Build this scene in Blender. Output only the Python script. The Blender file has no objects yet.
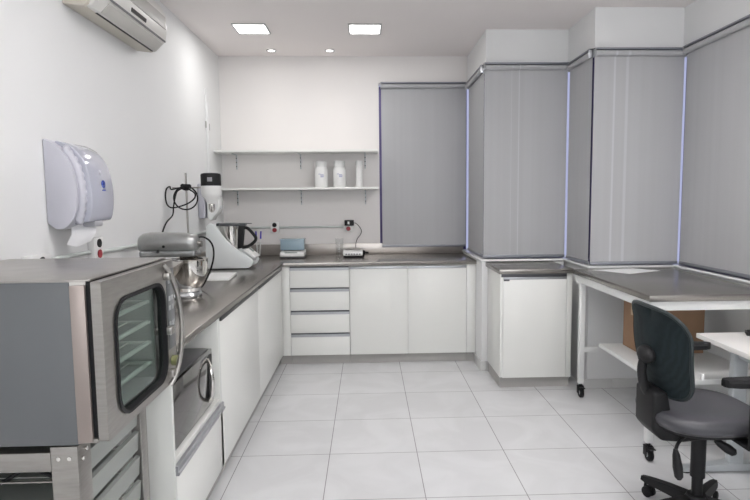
import bpy, bmesh, math, random
from mathutils import Vector, Matrix, Quaternion
random.seed(7)
PI = math.pi
scene = bpy.context.scene
col = scene.collection

# ------------------------------------------------------------------ materials
MATS = {}
def mat(name, color, rough=0.5, metal=0.0, var=0.04, nscale=6.0, bump=0.0, bscale=60.0, stretch=(1, 1, 1),
        trans=0.0, emit=None, estr=0.0, coat=0.0, spec=None, alpha=1.0):
    if name in MATS: return MATS[name]
    m = bpy.data.materials.new(name); m.use_nodes = True
    nt = m.node_tree; b = nt.nodes['Principled BSDF']
    tc = nt.nodes.new('ShaderNodeTexCoord'); mp = nt.nodes.new('ShaderNodeMapping')
    mp.inputs['Scale'].default_value = stretch
    nt.links.new(tc.outputs['Object'], mp.inputs['Vector'])
    nz = nt.nodes.new('ShaderNodeTexNoise'); nz.inputs['Scale'].default_value = nscale
    nz.inputs['Detail'].default_value = 4
    nt.links.new(mp.outputs['Vector'], nz.inputs['Vector'])
    rp = nt.nodes.new('ShaderNodeValToRGB')
    c = color
    rp.color_ramp.elements[0].position = 0.3; rp.color_ramp.elements[1].position = 0.7
    rp.color_ramp.elements[0].color = (c[0]*(1-var), c[1]*(1-var), c[2]*(1-var), 1)
    rp.color_ramp.elements[1].color = (min(1, c[0]*(1+var)), min(1, c[1]*(1+var)), min(1, c[2]*(1+var)), 1)
    nt.links.new(nz.outputs['Fac'], rp.inputs['Fac'])
    nt.links.new(rp.outputs['Color'], b.inputs['Base Color'])
    b.inputs['Roughness'].default_value = rough
    b.inputs['Metallic'].default_value = metal
    b.inputs['Transmission Weight'].default_value = trans
    b.inputs['Coat Weight'].default_value = coat
    b.inputs['Alpha'].default_value = alpha
    if spec is not None: b.inputs['Specular IOR Level'].default_value = spec
    if emit:
        b.inputs['Emission Color'].default_value = (*emit, 1); b.inputs['Emission Strength'].default_value = estr
    if bump:
        n2 = nt.nodes.new('ShaderNodeTexNoise'); n2.inputs['Scale'].default_value = bscale
        nt.links.new(mp.outputs['Vector'], n2.inputs['Vector'])
        bp = nt.nodes.new('ShaderNodeBump'); bp.inputs['Strength'].default_value = bump
        bp.inputs['Distance'].default_value = 0.002
        nt.links.new(n2.outputs['Fac'], bp.inputs['Height']); nt.links.new(bp.outputs['Normal'], b.inputs['Normal'])
    MATS[name] = m
    return m

wall_m = mat('wall_paint', (.785, .79, .79), .6, var=.012, nscale=1.5, bump=.05, bscale=90)
backwall_m = mat('back_wall_paint', (.80, .775, .76), .6, var=.012, nscale=1.5, bump=.05, bscale=90)
ceil_m = mat('ceiling_paint', (.90, .85, .835), .8, var=.01, nscale=1.2)
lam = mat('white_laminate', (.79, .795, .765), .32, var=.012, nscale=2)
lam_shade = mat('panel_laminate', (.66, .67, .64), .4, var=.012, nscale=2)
plinth_m = mat('plinth_grey', (.36, .35, .335), .4, var=.04, nscale=5)
alu = mat('aluminium_profile', (.40, .41, .43), .35, .8, var=.05, nscale=8)
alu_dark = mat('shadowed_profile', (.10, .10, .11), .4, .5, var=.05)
steel_top = mat('counter_steel', (.265, .25, .232), .24, .85, var=.07, nscale=3, bump=.03, bscale=120, stretch=(1, 1, 1))
splash_m = mat('splash_steel', (.42, .39, .365), .3, .8, var=.06, nscale=4)
steel = mat('brushed_steel', (.34, .325, .305), .3, .9, var=.08, nscale=14, stretch=(1, 1, 8), bump=.04, bscale=160)
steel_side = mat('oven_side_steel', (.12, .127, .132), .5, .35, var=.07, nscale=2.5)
steel_warm = mat('pillar_steel', (.29, .245, .225), .42, .6, var=.05, nscale=6, stretch=(4, 4, .5))
chrome = mat('polished_steel', (.72, .70, .67), .07, 1.0, var=.03, nscale=5)
black = mat('black_plastic', (.008, .008, .009), .55, var=.1, nscale=20, spec=.25)
rubber = mat('black_rubber', (.009, .009, .010), .6, var=.1, spec=.2)
white_metal = mat('white_powder_coat', (.76, .77, .76), .35, var=.015)
white_plastic = mat('white_plastic', (.78, .78, .77), .35, var=.015)
white_gloss = mat('white_gloss', (.80, .81, .80), .15, var=.01)
lilac_plastic = mat('cool_white_plastic', (.50, .50, .56), .3, var=.015)
lilac_cover = mat('cool_grey_cover', (.40, .41, .48), .15, var=.03, coat=.4)
beige_plastic = mat('aged_white_plastic', (.56, .52, .45), .4, var=.04)
ac_white = mat('air_unit_white', (.68, .67, .64), .35, var=.02)
grey_fabric = mat('blind_bar', (.24, .25, .28), .4, .3, var=.04)
mixer_m = mat('mixer_enamel', (.30, .305, .30), .28, .6, var=.06, nscale=20)
vinyl = mat('grey_vinyl', (.048, .048, .056), .38, var=.06, nscale=10, bump=.08, bscale=240)
cardboard = mat('cardboard', (.30, .175, .10), .8, var=.08, nscale=9)
box_shade = mat('cardboard_edge', (.26, .14, .08), .8, var=.08)
paper = mat('paper', (.86, .86, .87), .6, var=.01)
desk_m = mat('desk_laminate', (.84, .82, .80), .35, var=.01)
silver = mat('silver_paint', (.50, .53, .55), .35, .4, var=.03)
red = mat('red_socket', (.30, .02, .03), .4, var=.1)
blue = mat('blue_cap', (.04, .03, .42), .4, var=.1)
bluebin = mat('smoky_blue_plastic', (.34, .46, .54), .15, var=.06, alpha=.82)
purple = mat('window_reflection_tint', (.10, .08, .22), .4, .3, var=.1)  # purple reflections of the glass put into the frame colour
ink = mat('blue_grey_ink', (.30, .32, .50), .6, var=.1)
logo_blue = mat('logo_blue', (.03, .07, .38), .4, var=.05)
conduit_m = mat('conduit_plastic', (.58, .62, .60), .45, var=.02)
tray_m = mat('tray_aluminium', (.33, .35, .33), .45, .5, var=.08, nscale=3)
dark_in = mat('dark_interior', (.05, .05, .055), .4, .3, var=.1)
cavity = mat('oven_cavity_steel', (.42, .46, .45), .3, .6, var=.08)
panel_e = mat('light_diffuser', (.9, .9, .9), .5, emit=(1, .98, .95), estr=6)
spot_e = mat('downlight_lens', (.9, .9, .9), .5, emit=(1, .96, .92), estr=9)
tile_base = mat('baseboard_tile', (.60, .60, .59), .3, var=.03, nscale=3)

def glass(name, tint=(.9, .95, .97), refl=.12, gl=.03, edge=.7):
    if name in MATS: return MATS[name]
    m = bpy.data.materials.new(name); m.use_nodes = True; nt = m.node_tree
    for n in list(nt.nodes): nt.nodes.remove(n)
    o = nt.nodes.new('ShaderNodeOutputMaterial'); t = nt.nodes.new('ShaderNodeBsdfTransparent')
    g = nt.nodes.new('ShaderNodeBsdfGlossy'); mx = nt.nodes.new('ShaderNodeMixShader'); f = nt.nodes.new('ShaderNodeLayerWeight'); f.inputs['Blend'].default_value = .5
    pw = nt.nodes.new('ShaderNodeMath'); pw.operation = 'POWER'; pw.inputs[1].default_value = 4
    a = nt.nodes.new('ShaderNodeMath'); a.operation = 'MULTIPLY_ADD'; a.use_clamp = True
    a.inputs[1].default_value = edge; a.inputs[2].default_value = refl
    nz = nt.nodes.new('ShaderNodeTexNoise'); nz.inputs['Scale'].default_value = 3
    rp = nt.nodes.new('ShaderNodeValToRGB')
    rp.color_ramp.elements[0].color = (*[c*.97 for c in tint], 1); rp.color_ramp.elements[1].color = (*tint, 1)
    nt.links.new(nz.outputs['Fac'], rp.inputs['Fac']); nt.links.new(rp.outputs['Color'], t.inputs['Color'])
    nt.links.new(f.outputs['Facing'], pw.inputs[0]); nt.links.new(pw.outputs[0], a.inputs[0]); nt.links.new(a.outputs[0], mx.inputs['Fac'])
    g.inputs['Roughness'].default_value = gl; g.inputs['Color'].default_value = (.95, .95, .95, 1)
    nt.links.new(t.outputs[0], mx.inputs[1]); nt.links.new(g.outputs[0], mx.inputs[2]); nt.links.new(mx.outputs[0], o.inputs[0])
    MATS[name] = m; return m
win_glass = glass('window_glass', (.15, .13, .28), .05)
oven_glass = glass('oven_glass', (.80, .86, .83), .05, .05, .35)
micro_glass = glass('microwave_glass', (.05, .05, .05), .32, .06)
clear_glass = glass('beaker_glass', (.975, .98, .98), .03)

def floor_mat():
    m = bpy.data.materials.new('floor_tile'); m.use_nodes = True; nt = m.node_tree; b = nt.nodes['Principled BSDF']
    tc = nt.nodes.new('ShaderNodeTexCoord'); mp = nt.nodes.new('ShaderNodeMapping')
    T = .522
    mp.inputs['Location'].default_value = (1.2874 + 10*T, -5.353 + 20*T, 0)
    nt.links.new(tc.outputs['Object'], mp.inputs['Vector'])
    br = nt.nodes.new('ShaderNodeTexBrick'); br.offset = 0; br.squash = 1
    br.inputs['Scale'].default_value = 1; br.inputs['Brick Width'].default_value = T; br.inputs['Row Height'].default_value = T
    br.inputs['Mortar Size'].default_value = .0028; br.inputs['Mortar Smooth'].default_value = .3
    br.inputs['Bias'].default_value = 0
    br.inputs['Color1'].default_value = (.66, .665, .675, 1); br.inputs['Color2'].default_value = (.69, .695, .705, 1)
    br.inputs['Mortar'].default_value = (.28, .28, .285, 1)
    nt.links.new(mp.outputs['Vector'], br.inputs['Vector'])
    nz = nt.nodes.new('ShaderNodeTexNoise'); nz.inputs['Scale'].default_value = 2.2; nz.inputs['Detail'].default_value = 8
    nz.inputs['Distortion'].default_value = 1.5
    nt.links.new(tc.outputs['Object'], nz.inputs['Vector'])
    rp = nt.nodes.new('ShaderNodeValToRGB')
    rp.color_ramp.elements[0].position = .42; rp.color_ramp.elements[0].color = (.93, .93, .93, 1)
    rp.color_ramp.elements[1].position = .60; rp.color_ramp.elements[1].color = (1, 1, 1, 1)
    nt.links.new(nz.outputs['Fac'], rp.inputs['Fac'])
    mx = nt.nodes.new('ShaderNodeMixRGB'); mx.blend_type = 'MULTIPLY'; mx.inputs['Fac'].default_value = 1
    nt.links.new(br.outputs['Color'], mx.inputs[1]); nt.links.new(rp.outputs['Color'], mx.inputs[2])
    nt.links.new(mx.outputs[0], b.inputs['Base Color'])
    b.inputs['Roughness'].default_value = .22
    return m
floor_m = floor_mat()

def blind_mat(name, streaks=()):
    """woven grey screen cloth: fine weave, pale vertical light streaks painted in at given object x/y positions"""
    m = bpy.data.materials.new(name); m.use_nodes = True; nt = m.node_tree; b = nt.nodes['Principled BSDF']
    out = nt.nodes['Material Output']
    tc = nt.nodes.new('ShaderNodeTexCoord')
    mp = nt.nodes.new('ShaderNodeMapping'); mp.inputs['Scale'].default_value = (14, 14, .12)
    nt.links.new(tc.outputs['Object'], mp.inputs['Vector'])
    nz = nt.nodes.new('ShaderNodeTexNoise'); nz.inputs['Scale'].default_value = 1.3; nz.inputs['Detail'].default_value = 3
    nt.links.new(mp.outputs['Vector'], nz.inputs['Vector'])
    rp = nt.nodes.new('ShaderNodeValToRGB')
    rp.color_ramp.elements[0].position = .3; rp.color_ramp.elements[0].color = (.51, .515, .525, 1)
    rp.color_ramp.elements[1].position = .7; rp.color_ramp.elements[1].color = (.54, .545, .555, 1)
    nt.links.new(nz.outputs['Fac'], rp.inputs['Fac'])
    colr = rp.outputs['Color']
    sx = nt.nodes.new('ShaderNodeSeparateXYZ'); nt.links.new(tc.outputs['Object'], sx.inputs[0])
    for (p, w, s) in streaks:  # paler stripes painted in for light showing through the cloth
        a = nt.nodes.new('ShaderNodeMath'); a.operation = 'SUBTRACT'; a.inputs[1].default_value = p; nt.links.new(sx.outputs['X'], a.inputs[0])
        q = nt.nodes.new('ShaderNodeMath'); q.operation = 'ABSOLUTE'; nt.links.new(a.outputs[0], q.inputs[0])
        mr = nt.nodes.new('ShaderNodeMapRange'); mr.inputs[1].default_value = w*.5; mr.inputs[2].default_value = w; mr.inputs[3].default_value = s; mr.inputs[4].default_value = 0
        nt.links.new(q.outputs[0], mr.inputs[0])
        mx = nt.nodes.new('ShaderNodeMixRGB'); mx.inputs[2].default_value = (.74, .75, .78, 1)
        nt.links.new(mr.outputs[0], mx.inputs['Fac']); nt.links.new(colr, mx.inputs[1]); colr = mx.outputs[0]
    nt.links.new(colr, b.inputs['Base Color']); b.inputs['Roughness'].default_value = .55
    tr = nt.nodes.new('ShaderNodeBsdfTranslucent'); tr.inputs['Color'].default_value = (.30, .32, .42, 1)
    ms = nt.nodes.new('ShaderNodeMixShader'); ms.inputs['Fac'].default_value = .22
    nt.links.new(b.outputs[0], ms.inputs[1]); nt.links.new(tr.outputs[0], ms.inputs[2]); nt.links.new(ms.outputs[0], out.inputs[0])
    # weave bump
    wv = nt.nodes.new('ShaderNodeTexNoise'); wv.inputs['Scale'].default_value = 300
    nt.links.new(tc.outputs['Object'], wv.inputs['Vector'])
    bp = nt.nodes.new('ShaderNodeBump'); bp.inputs['Strength'].default_value = .08; bp.inputs['Distance'].default_value = .001
    nt.links.new(wv.outputs['Fac'], bp.inputs['Height']); nt.links.new(bp.outputs['Normal'], b.inputs['Normal'])
    return m

def mesh_fabric():
    m = bpy.data.materials.new('chair_mesh_fabric'); m.use_nodes = True; nt = m.node_tree; b = nt.nodes['Principled BSDF']
    tc = nt.nodes.new('ShaderNodeTexCoord')
    wv = nt.nodes.new('ShaderNodeTexWave'); wv.inputs['Scale'].default_value = 28; wv.inputs['Distortion'].default_value = 3
    wv.inputs['Detail'].default_value = 1
    nt.links.new(tc.outputs['Object'], wv.inputs['Vector'])
    rp = nt.nodes.new('ShaderNodeValToRGB')
    rp.color_ramp.elements[0].color = (.004, .009, .011, 1); rp.color_ramp.elements[1].color = (.010, .018, .021, 1)
    nt.links.new(wv.outputs['Fac'], rp.inputs['Fac']); nt.links.new(rp.outputs['Color'], b.inputs['Base Color'])
    b.inputs['Roughness'].default_value = .75; b.inputs['Specular IOR Level'].default_value = .2
    return m
chair_mesh = mesh_fabric()

# ------------------------------------------------------------------ mesh builder
class MB:
    def __init__(s): s.bm = bmesh.new()
    def _merge(s, t):
        me = bpy.data.meshes.new('tmp'); t.to_mesh(me); t.free(); s.bm.from_mesh(me); bpy.data.meshes.remove(me); return s
    def box(s, x0, x1, y0, y1, z0, z1, bev=0.0, seg=2, M=None):
        t = bmesh.new(); bmesh.ops.create_cube(t, size=1)
        for v in t.verts:
            v.co = Vector(((x0+x1)/2+v.co.x*(x1-x0), (y0+y1)/2+v.co.y*(y1-y0), (z0+z1)/2+v.co.z*(z1-z0)))
        if bev > 0:
            bmesh.ops.bevel(t, geom=t.edges[:], offset=bev, segments=seg, profile=.5, affect='EDGES')
        if M: bmesh.ops.transform(t, matrix=M, verts=t.verts)
        return s._merge(t)
    def prism(s, pts, axis, a0, a1, bev=0.0, seg=2, M=None):
        """closed polygon extruded along axis; pts are the other two coords in xyz order"""
        t = bmesh.new()
        def P(p, a):
            return {'x': (a, p[0], p[1]), 'y': (p[0], a, p[1]), 'z': (p[0], p[1], a)}[axis]
        v0 = [t.verts.new(P(p, a0)) for p in pts]; v1 = [t.verts.new(P(p, a1)) for p in pts]
        t.faces.new(v0); t.faces.new(v1[::-1]); n = len(pts)
        for i in range(n): t.faces.new((v0[i], v1[i], v1[(i+1) % n], v0[(i+1) % n]))
        bmesh.ops.recalc_face_normals(t, faces=t.faces)
        if bev > 0:
            ed = [e for e in t.edges if len(e.link_faces) == 2 and e.calc_face_angle(0) > .5]
            bmesh.ops.bevel(t, geom=ed, offset=bev, segments=seg, profile=.5, affect='EDGES')
        bmesh.ops.triangulate(t, faces=[f for f in t.faces if len(f.verts) > 4])
        if M: bmesh.ops.transform(t, matrix=M, verts=t.verts)
        return s._merge(t)
    def lathe(s, prof, c=(0, 0, 0), seg=32, M=None, axis='z'):
        t = bmesh.new(); rings = []
        for (r, z) in prof:
            if r < 1e-6: rings.append([t.verts.new((0, 0, z))])
            else: rings.append([t.verts.new((r*math.cos(2*PI*k/seg), r*math.sin(2*PI*k/seg), z)) for k in range(seg)])
        for a, b in zip(rings[:-1], rings[1:]):
            for k in range(seg):
                k2 = (k+1) % seg
                if len(a) == 1 and len(b) == 1: continue
                if len(a) == 1: t.faces.new((a[0], b[k], b[k2]))
                elif len(b) == 1: t.faces.new((a[k], a[k2], b[0]))
                else: t.faces.new((a[k], a[k2], b[k2], b[k]))
        R = Matrix.Identity(4)
        if axis == 'x': R = Matrix.Rotation(PI/2, 4, 'Y')
        if axis == 'y': R = Matrix.Rotation(-PI/2, 4, 'X')
        R = Matrix.Translation(c) @ R
        if M: R = M @ R
        bmesh.ops.transform(t, matrix=R, verts=t.verts)
        bmesh.ops.recalc_face_normals(t, faces=t.faces)
        return s._merge(t)
    def cyl(s, c, r, h, axis='z', seg=24, r2=None):
        r2 = r if r2 is None else r2
        return s.lathe([(0, 0), (r, 0), (r2, h), (0, h)], c, seg, axis=axis)
    def rod(s, p0, p1, r, r1=None, seg=16):
        return s.tube([p0, p1], r if r1 is None else [r, r1], seg)
    def tube(s, pts, r, seg=10, smooth=0):
        P = [Vector(p) for p in pts]
        if smooth:
            Q = []
            n = len(P)
            for i in range(n-1):
                p0 = P[max(i-1, 0)]; p1 = P[i]; p2 = P[i+1]; p3 = P[min(i+2, n-1)]
                for k in range(smooth):
                    u = k/smooth
                    Q.append(.5*((2*p1)+(-p0+p2)*u+(2*p0-5*p1+4*p2-p3)*u*u+(-p0+3*p1-3*p2+p3)*u**3))
            Q.append(P[-1]); P = Q
        n = len(P); rs = r if isinstance(r, (list, tuple)) else [r]*n
        if len(rs) != n: rs = [rs[0]+(rs[-1]-rs[0])*i/(n-1) for i in range(n)]
        t = bmesh.new(); rings = []
        tan = (P[1]-P[0]).normalized(); up = Vector((0, 0, 1)) if abs(tan.z) < .9 else Vector((1, 0, 0))
        nrm = tan.cross(up).normalized()
        for i in range(n):
            tg = (P[min(i+1, n-1)]-P[max(i-1, 0)]).normalized()
            nrm = (nrm-tg*nrm.dot(tg)).normalized(); bn = tg.cross(nrm)
            rings.append([t.verts.new(P[i]+(nrm*math.cos(2*PI*k/seg)+bn*math.sin(2*PI*k/seg))*rs[i]) for k in range(seg)])
        for a, b in zip(rings[:-1], rings[1:]):
            for k in range(seg): t.faces.new((a[k], a[(k+1) % seg], b[(k+1) % seg], b[k]))
        t.faces.new(rings[0][::-1]); t.faces.new(rings[-1])
        bmesh.ops.recalc_face_normals(t, faces=t.faces)
        return s._merge(t)
    def sphere(s, c, r, sc=(1, 1, 1), seg=24):
        t = bmesh.new(); bmesh.ops.create_uvsphere(t, u_segments=seg, v_segments=seg//2, radius=r)
        for v in t.verts: v.co = Vector((c[0]+v.co.x*sc[0], c[1]+v.co.y*sc[1], c[2]+v.co.z*sc[2]))
        return s._merge(t)
    def loft(s, rings, cap=True):
        t = bmesh.new(); R = [[t.verts.new(p) for p in r] for r in rings]
        n = len(R[0])
        for a, b in zip(R[:-1], R[1:]):
            for k in range(n): t.faces.new((a[k], a[(k+1) % n], b[(k+1) % n], b[k]))
        if cap: t.faces.new(R[0][::-1]); t.faces.new(R[-1])
        bmesh.ops.recalc_face_normals(t, faces=t.faces)
        return s._merge(t)
    def grid(s, rows):
        t = bmesh.new(); R = [[t.verts.new(p) for p in r] for r in rows]
        for a, b in zip(R[:-1], R[1:]):
            for k in range(len(a)-1): t.faces.new((a[k], a[k+1], b[k+1], b[k]))
        return s._merge(t)
    def build(s, name, m, parent=None, ang=35, local=False):
        me = bpy.data.meshes.new(name); bmz = s.bm
        off = Vector((0, 0, 0))
        if parent is not None and not local:
            q = parent
            while q.parent is not None: q = q.parent
            off = q.location.copy()
        if off.length: bmesh.ops.translate(bmz, verts=bmz.verts, vec=-off)
        bmz.to_mesh(me); bmz.free()
        for p in me.polygons: p.use_smooth = True
        me.set_sharp_from_angle(angle=math.radians(ang))
        me.materials.append(m)
        o = bpy.data.objects.new(name, me); col.objects.link(o)
        if parent is not None: o.parent = parent
        return o

def rrect(x0, x1, y0, y1, r, n=6):
    pts = []
    for cx, cy, a0 in ((x1-r, y0+r, -PI/2), (x1-r, y1-r, 0), (x0+r, y1-r, PI/2), (x0+r, y0+r, PI)):
        for k in range(n+1):
            a = a0+PI/2*k/n; pts.append((cx+r*math.cos(a), cy+r*math.sin(a)))
    return pts

def thing(name, label, cat, loc, group=None):
    o = bpy.data.objects.new(name, None); col.objects.link(o); o.location = loc; o.empty_display_size = .05
    o['label'] = label; o['category'] = cat
    if group: o['group'] = group
    return o
def tag(o, label, cat, group=None):
    o['label'] = label; o['category'] = cat
    if group: o['group'] = group
    return o
def struct(mb, name, m, parent=None):
    o = mb.build(name, m, parent); o['kind'] = 'structure'; return o
def recenter(o):
    """put a single mesh thing's origin at its base"""
    me = o.data; xs = [v.co for v in me.vertices]
    c = Vector((sum(v.x for v in xs)/len(xs), sum(v.y for v in xs)/len(xs), min(v.z for v in xs)))
    me.transform(Matrix.Translation(-c)); o.location = c; return o
def copy_tree(o, parent=None):
    c = o.copy(); col.objects.link(c)
    if parent is not None: c.parent = parent
    for ch in [q for q in list(bpy.data.objects) if q.parent is o]: copy_tree(ch, c)
    return c

# ------------------------------------------------------------------ room
XL, YB, XR, YF, ZC = -1.46, 5.80, 2.41, -1.6, 2.935
XS1, YS1, XS2, YS2 = 1.02, 4.90, 1.728, 4.33
ZW0, ZW1 = .98, 2.64
WT = .14
struct(MB().box(XL-.2, XR+.2, YF-.2, YB+.2, -.1, 0), 'floor', floor_m)
struct(MB().box(XL-.2, XR+.2, YF-.2, YB+.2, ZC, ZC+.1), 'ceiling', ceil_m)
struct(MB().box(XL-WT, XL, YF, YB+WT, 0, ZC), 'wall_left', wall_m)
struct(MB().box(XL, .125, YB, YB+WT, 0, ZC).box(.125, XS1, YB, YB+WT, 0, ZW0).box(.125, XS1, YB, YB+WT, ZW1+.03, ZC), 'wall_back', backwall_m)
inner = [(XS1, YB+WT), (XS1, YS1), (XS2, YS1), (XS2, YS2), (XR, YS2), (XR, 1.7)]
outer = [(XR+WT, 1.7), (XR+WT, YS2+WT), (XS2+WT, YS2+WT), (XS2+WT, YS1+WT), (XS1+WT, YS1+WT), (XS1+WT, YB+WT)]
def ring_wall(mb, z0, z1):
    I = inner; O = outer[::-1]
    # I[k] pairs with O[k]
    for k in range(5):
        mb.prism([I[k], I[k+1], O[k+1], O[k]], 'z', z0, z1)
    return mb
struct(ring_wall(MB(), 0, ZW0).box(.985, XS1, 4.835, YB, 0, ZW0-.012).box(XS1, 1.70, 4.835, YS1, 0, .96), 'wall_bay_lower', wall_m)
struct(ring_wall(MB(), ZW1, ZC), 'wall_bay_upper', wall_m)
struct(MB().box(XR, XR+WT, YF, 1.7, 0, ZC), 'wall_right', wall_m)
struct(MB().box(XL, XR, YF-WT, YF, 0, ZC), 'wall_front', wall_m)
# white stone sill running round the bay
sl = MB().box(.125, XS1-.051, YB-.005, YB+.10, ZW0, ZW0+.012)
sl.prism([(XS1-.05, YB-.02), (XS1-.05, YS1-.075), (XS2-.035, YS1-.075), (XS2-.035, YS2-.045), (XR-.03, YS2-.045), (XR-.03, 1.7), (XR+.1, 1.7),
          (XR+.1, YS2+.1), (XS2+.1, YS2+.1), (XS2+.1, YS1+.1), (XS1+.1, YS1+.1), (XS1+.1, YB-.02)], 'z', ZW0-.012, ZW0+.005, bev=.002)
struct(sl, 'trim_sill', white_gloss)
# windows
def window(n, a, b, axis, plane, nm, pos=()):
    """frame between a..b along axis, on plane, plus one pane"""
    f = MB(); g = MB(); w = .035
    def bx(mb, u0, u1, z0, z1, t0, t1):
        if axis == 'x': mb.box(u0, u1, plane+t0, plane+t1, z0, z1, bev=.002)
        else: mb.box(plane+t0, plane+t1, u0, u1, z0, z1, bev=.002)
    z0, z1 = ZW0+.005, ZW1
    bx(f, a, a+w, z0, z1, .03, .09); bx(f, b-w, b, z0, z1, .03, .09)
    bx(f, a+w, b-w, z0, z0+w, .03, .09); bx(f, a+w, b-w, z1-w, z1, .03, .09)
    for p in pos: bx(f, p-.02, p+.02, z0+w, z1-w, .03, .09)
    fr = struct(f, 'window_%d' % n, nm)
    bx(g, a+w-.002, b-w+.002, z0+w-.002, z1-w+.002, .056, .062)
    gp = g.build('pane', win_glass, fr); gp['kind'] = 'structure'
window(1, .125, XS1, 'x', YB, purple, (.56,))
window(2, YS1+.03, YB, 'y', XS1, purple)
window(3, XS1+.03, XS2, 'x', YS1, purple, (1.35,))
window(4, YS2+.03, YS1, 'y', XS2, purple)
window(5, XS2+.03, XR, 'x', YS2, purple, (2.04,))
window(6, 1.7, YS2, 'y', XR, purple, (2.6, 3.45))
# baseboards
struct(MB().box(.975, .985, 4.825, 5.145, 0, .085, bev=.002).box(.985, 1.038, 4.825, 4.835, 0, .085, bev=.002), 'baseboard_step', tile_base)
bb = MB()
for k in range(8): bb.box(XR-.012, XR, 4.30-.5*(k+1)+.0015, 4.30-.5*k, 0, .075, bev=.0015)
struct(bb, 'baseboard_right', tile_base)
bb = MB()
for x0, x1 in ((1.705, 1.93), (1.933, 2.37)): bb.box(x0, x1, YS2-.012, YS2, 0, .075, bev=.0015)
struct(bb, 'baseboard_back', tile_base)

# ------------------------------------------------------------------ roller blinds
FAB = blind_mat('blind_cloth')
def blind(label, axis, a, b, plane, z0, z1, fab=FAB, tube=True, cassette=.028, flare=0):
    cx = (a+b)/2
    loc = (cx, plane, z0) if axis == 'x' else (plane, cx, z0)
    t = thing('roller_blind', label, 'blind', loc, None)
    def bx(mb, u0, u1, p0, p1, za, zb, bev=0.0):
        return mb.box(u0, u1, p0, p1, za, zb, bev) if axis == 'x' else mb.box(p0, p1, u0, u1, za, zb, bev)
    # cloth: slightly curled sheet hanging off the back of the tube
    rows = []
    N = 24; K = 16
    for side in (0, 1):
        rr = []
        for i in range(N+1):
            u = a+.008+(b-a-.016)*i/N
            r_ = []
            for k in range(K+1):
                z = z0+.02+(z1-z0-.04)*k/K
                d = .0025*math.sin(3.1*(u-a)/(b-a)*PI)*(1-k/K) + flare*((i/N)**3)*(1-k/K) * -1
                p = plane+d+(side*.0012)
                r_.append((u, p, z) if axis == 'x' else (p, u, z))
            rr.append(r_)
        rows.append(rr)
    mb = MB(); mb.grid(rows[0])
    mb.build('blind_cloth', fab, t)
    bx(MB(), a+.006, b-.006, plane-.007, plane+.007, z0, z0+.024, .003).build('bottom_bar', grey_fabric, t)
    h = MB()
    if axis == 'x': h.cyl((a+.01, plane-.016, z1-.024), .021, b-a-.02, 'x', 20)
    else: h.cyl((plane-.016, a+.01, z1-.024), .021, b-a-.02, 'y', 20)
    h.build('roller_tube', fab, t)
    bx(MB(), a, b, plane-.03, plane+.018, z1+.002, z1+.016, .003).build('head_rail', grey_fabric, t)
    for e in (a, b-.006):
        bx(MB(), e, e+.006, plane-.036, plane+.01, z1-.05, z1+.014, .002).build('end_bracket', alu, t)
    return t
FAB2 = blind_mat('blind_cloth_light_streaks', ((-.058, .006, .55), (-.122, .004, .35), (.02, .05, .10)))  # thin streaks of light through the cloth, painted as paler bands
FAB3 = blind_mat('blind_cloth_broad_light_streaks', ((-.186, .010, .6), (-.09, .014, .5), (-.02, .05, .10)))  # broader bands of light through the cloth, painted in
b1 = blind('grey roller blind lowered over the window in the far back wall', 'x', .14, 1.012, YB-.035, 1.02, 2.655)
blind('narrow grey roller blind facing left, between far back wall blind and thinly streaked blind', 'y', 4.862, 5.60, 1.0, 1.0, 2.62)
blind('grey roller blind with two thin pale light streaks above the small cabinet', 'x', .99, 1.715, 4.845, .998, 2.63, FAB2)
blind('narrow grey roller blind facing left, beside the table\'s far corner', 'y', 4.305, 4.80, 1.708, .995, 2.61)
blind('grey roller blind with broad pale light streaks behind the wheeled steel table', 'x', 1.70, 2.40, 4.275, .995, 2.605, FAB3)
blind('large grey roller blind covering the right-hand wall window', 'y', 1.75, 4.232, 2.385, 1.0, 2.61)

# ------------------------------------------------------------------ steel worktops
ZT = .95
wt = thing('worktop', 'L-shaped brushed steel worktop along left and back walls', 'worktop', (-.5, 5.4, .915))
mb = MB()
CE = 2.185
mb.prism([(XL+.001, CE), (-.765, CE), (-.765, 5.075), (.984, 5.075), (.984, YB-.001), (XL+.001, YB-.001)], 'z', .917, ZT, bev=.003)
mb.build('counter_slab', steel_top, wt)
mb = MB().box(XL+.001, .984, YB-.016, YB-.001, ZT, 1.062, .002).build('backsplash', splash_m, wt)
mb = MB().box(XL+.001, XL+.016, CE, YB-.017, ZT, 1.062, .002).build('backsplash', splash_m, wt)
wt2 = tag(recenter(MB().box(1.015, 1.60, 4.315, 4.834, .925, .962, .003).build('worktop', steel_top)),
          'small steel worktop on the cabinet below the thinly streaked blind', 'worktop')

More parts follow.
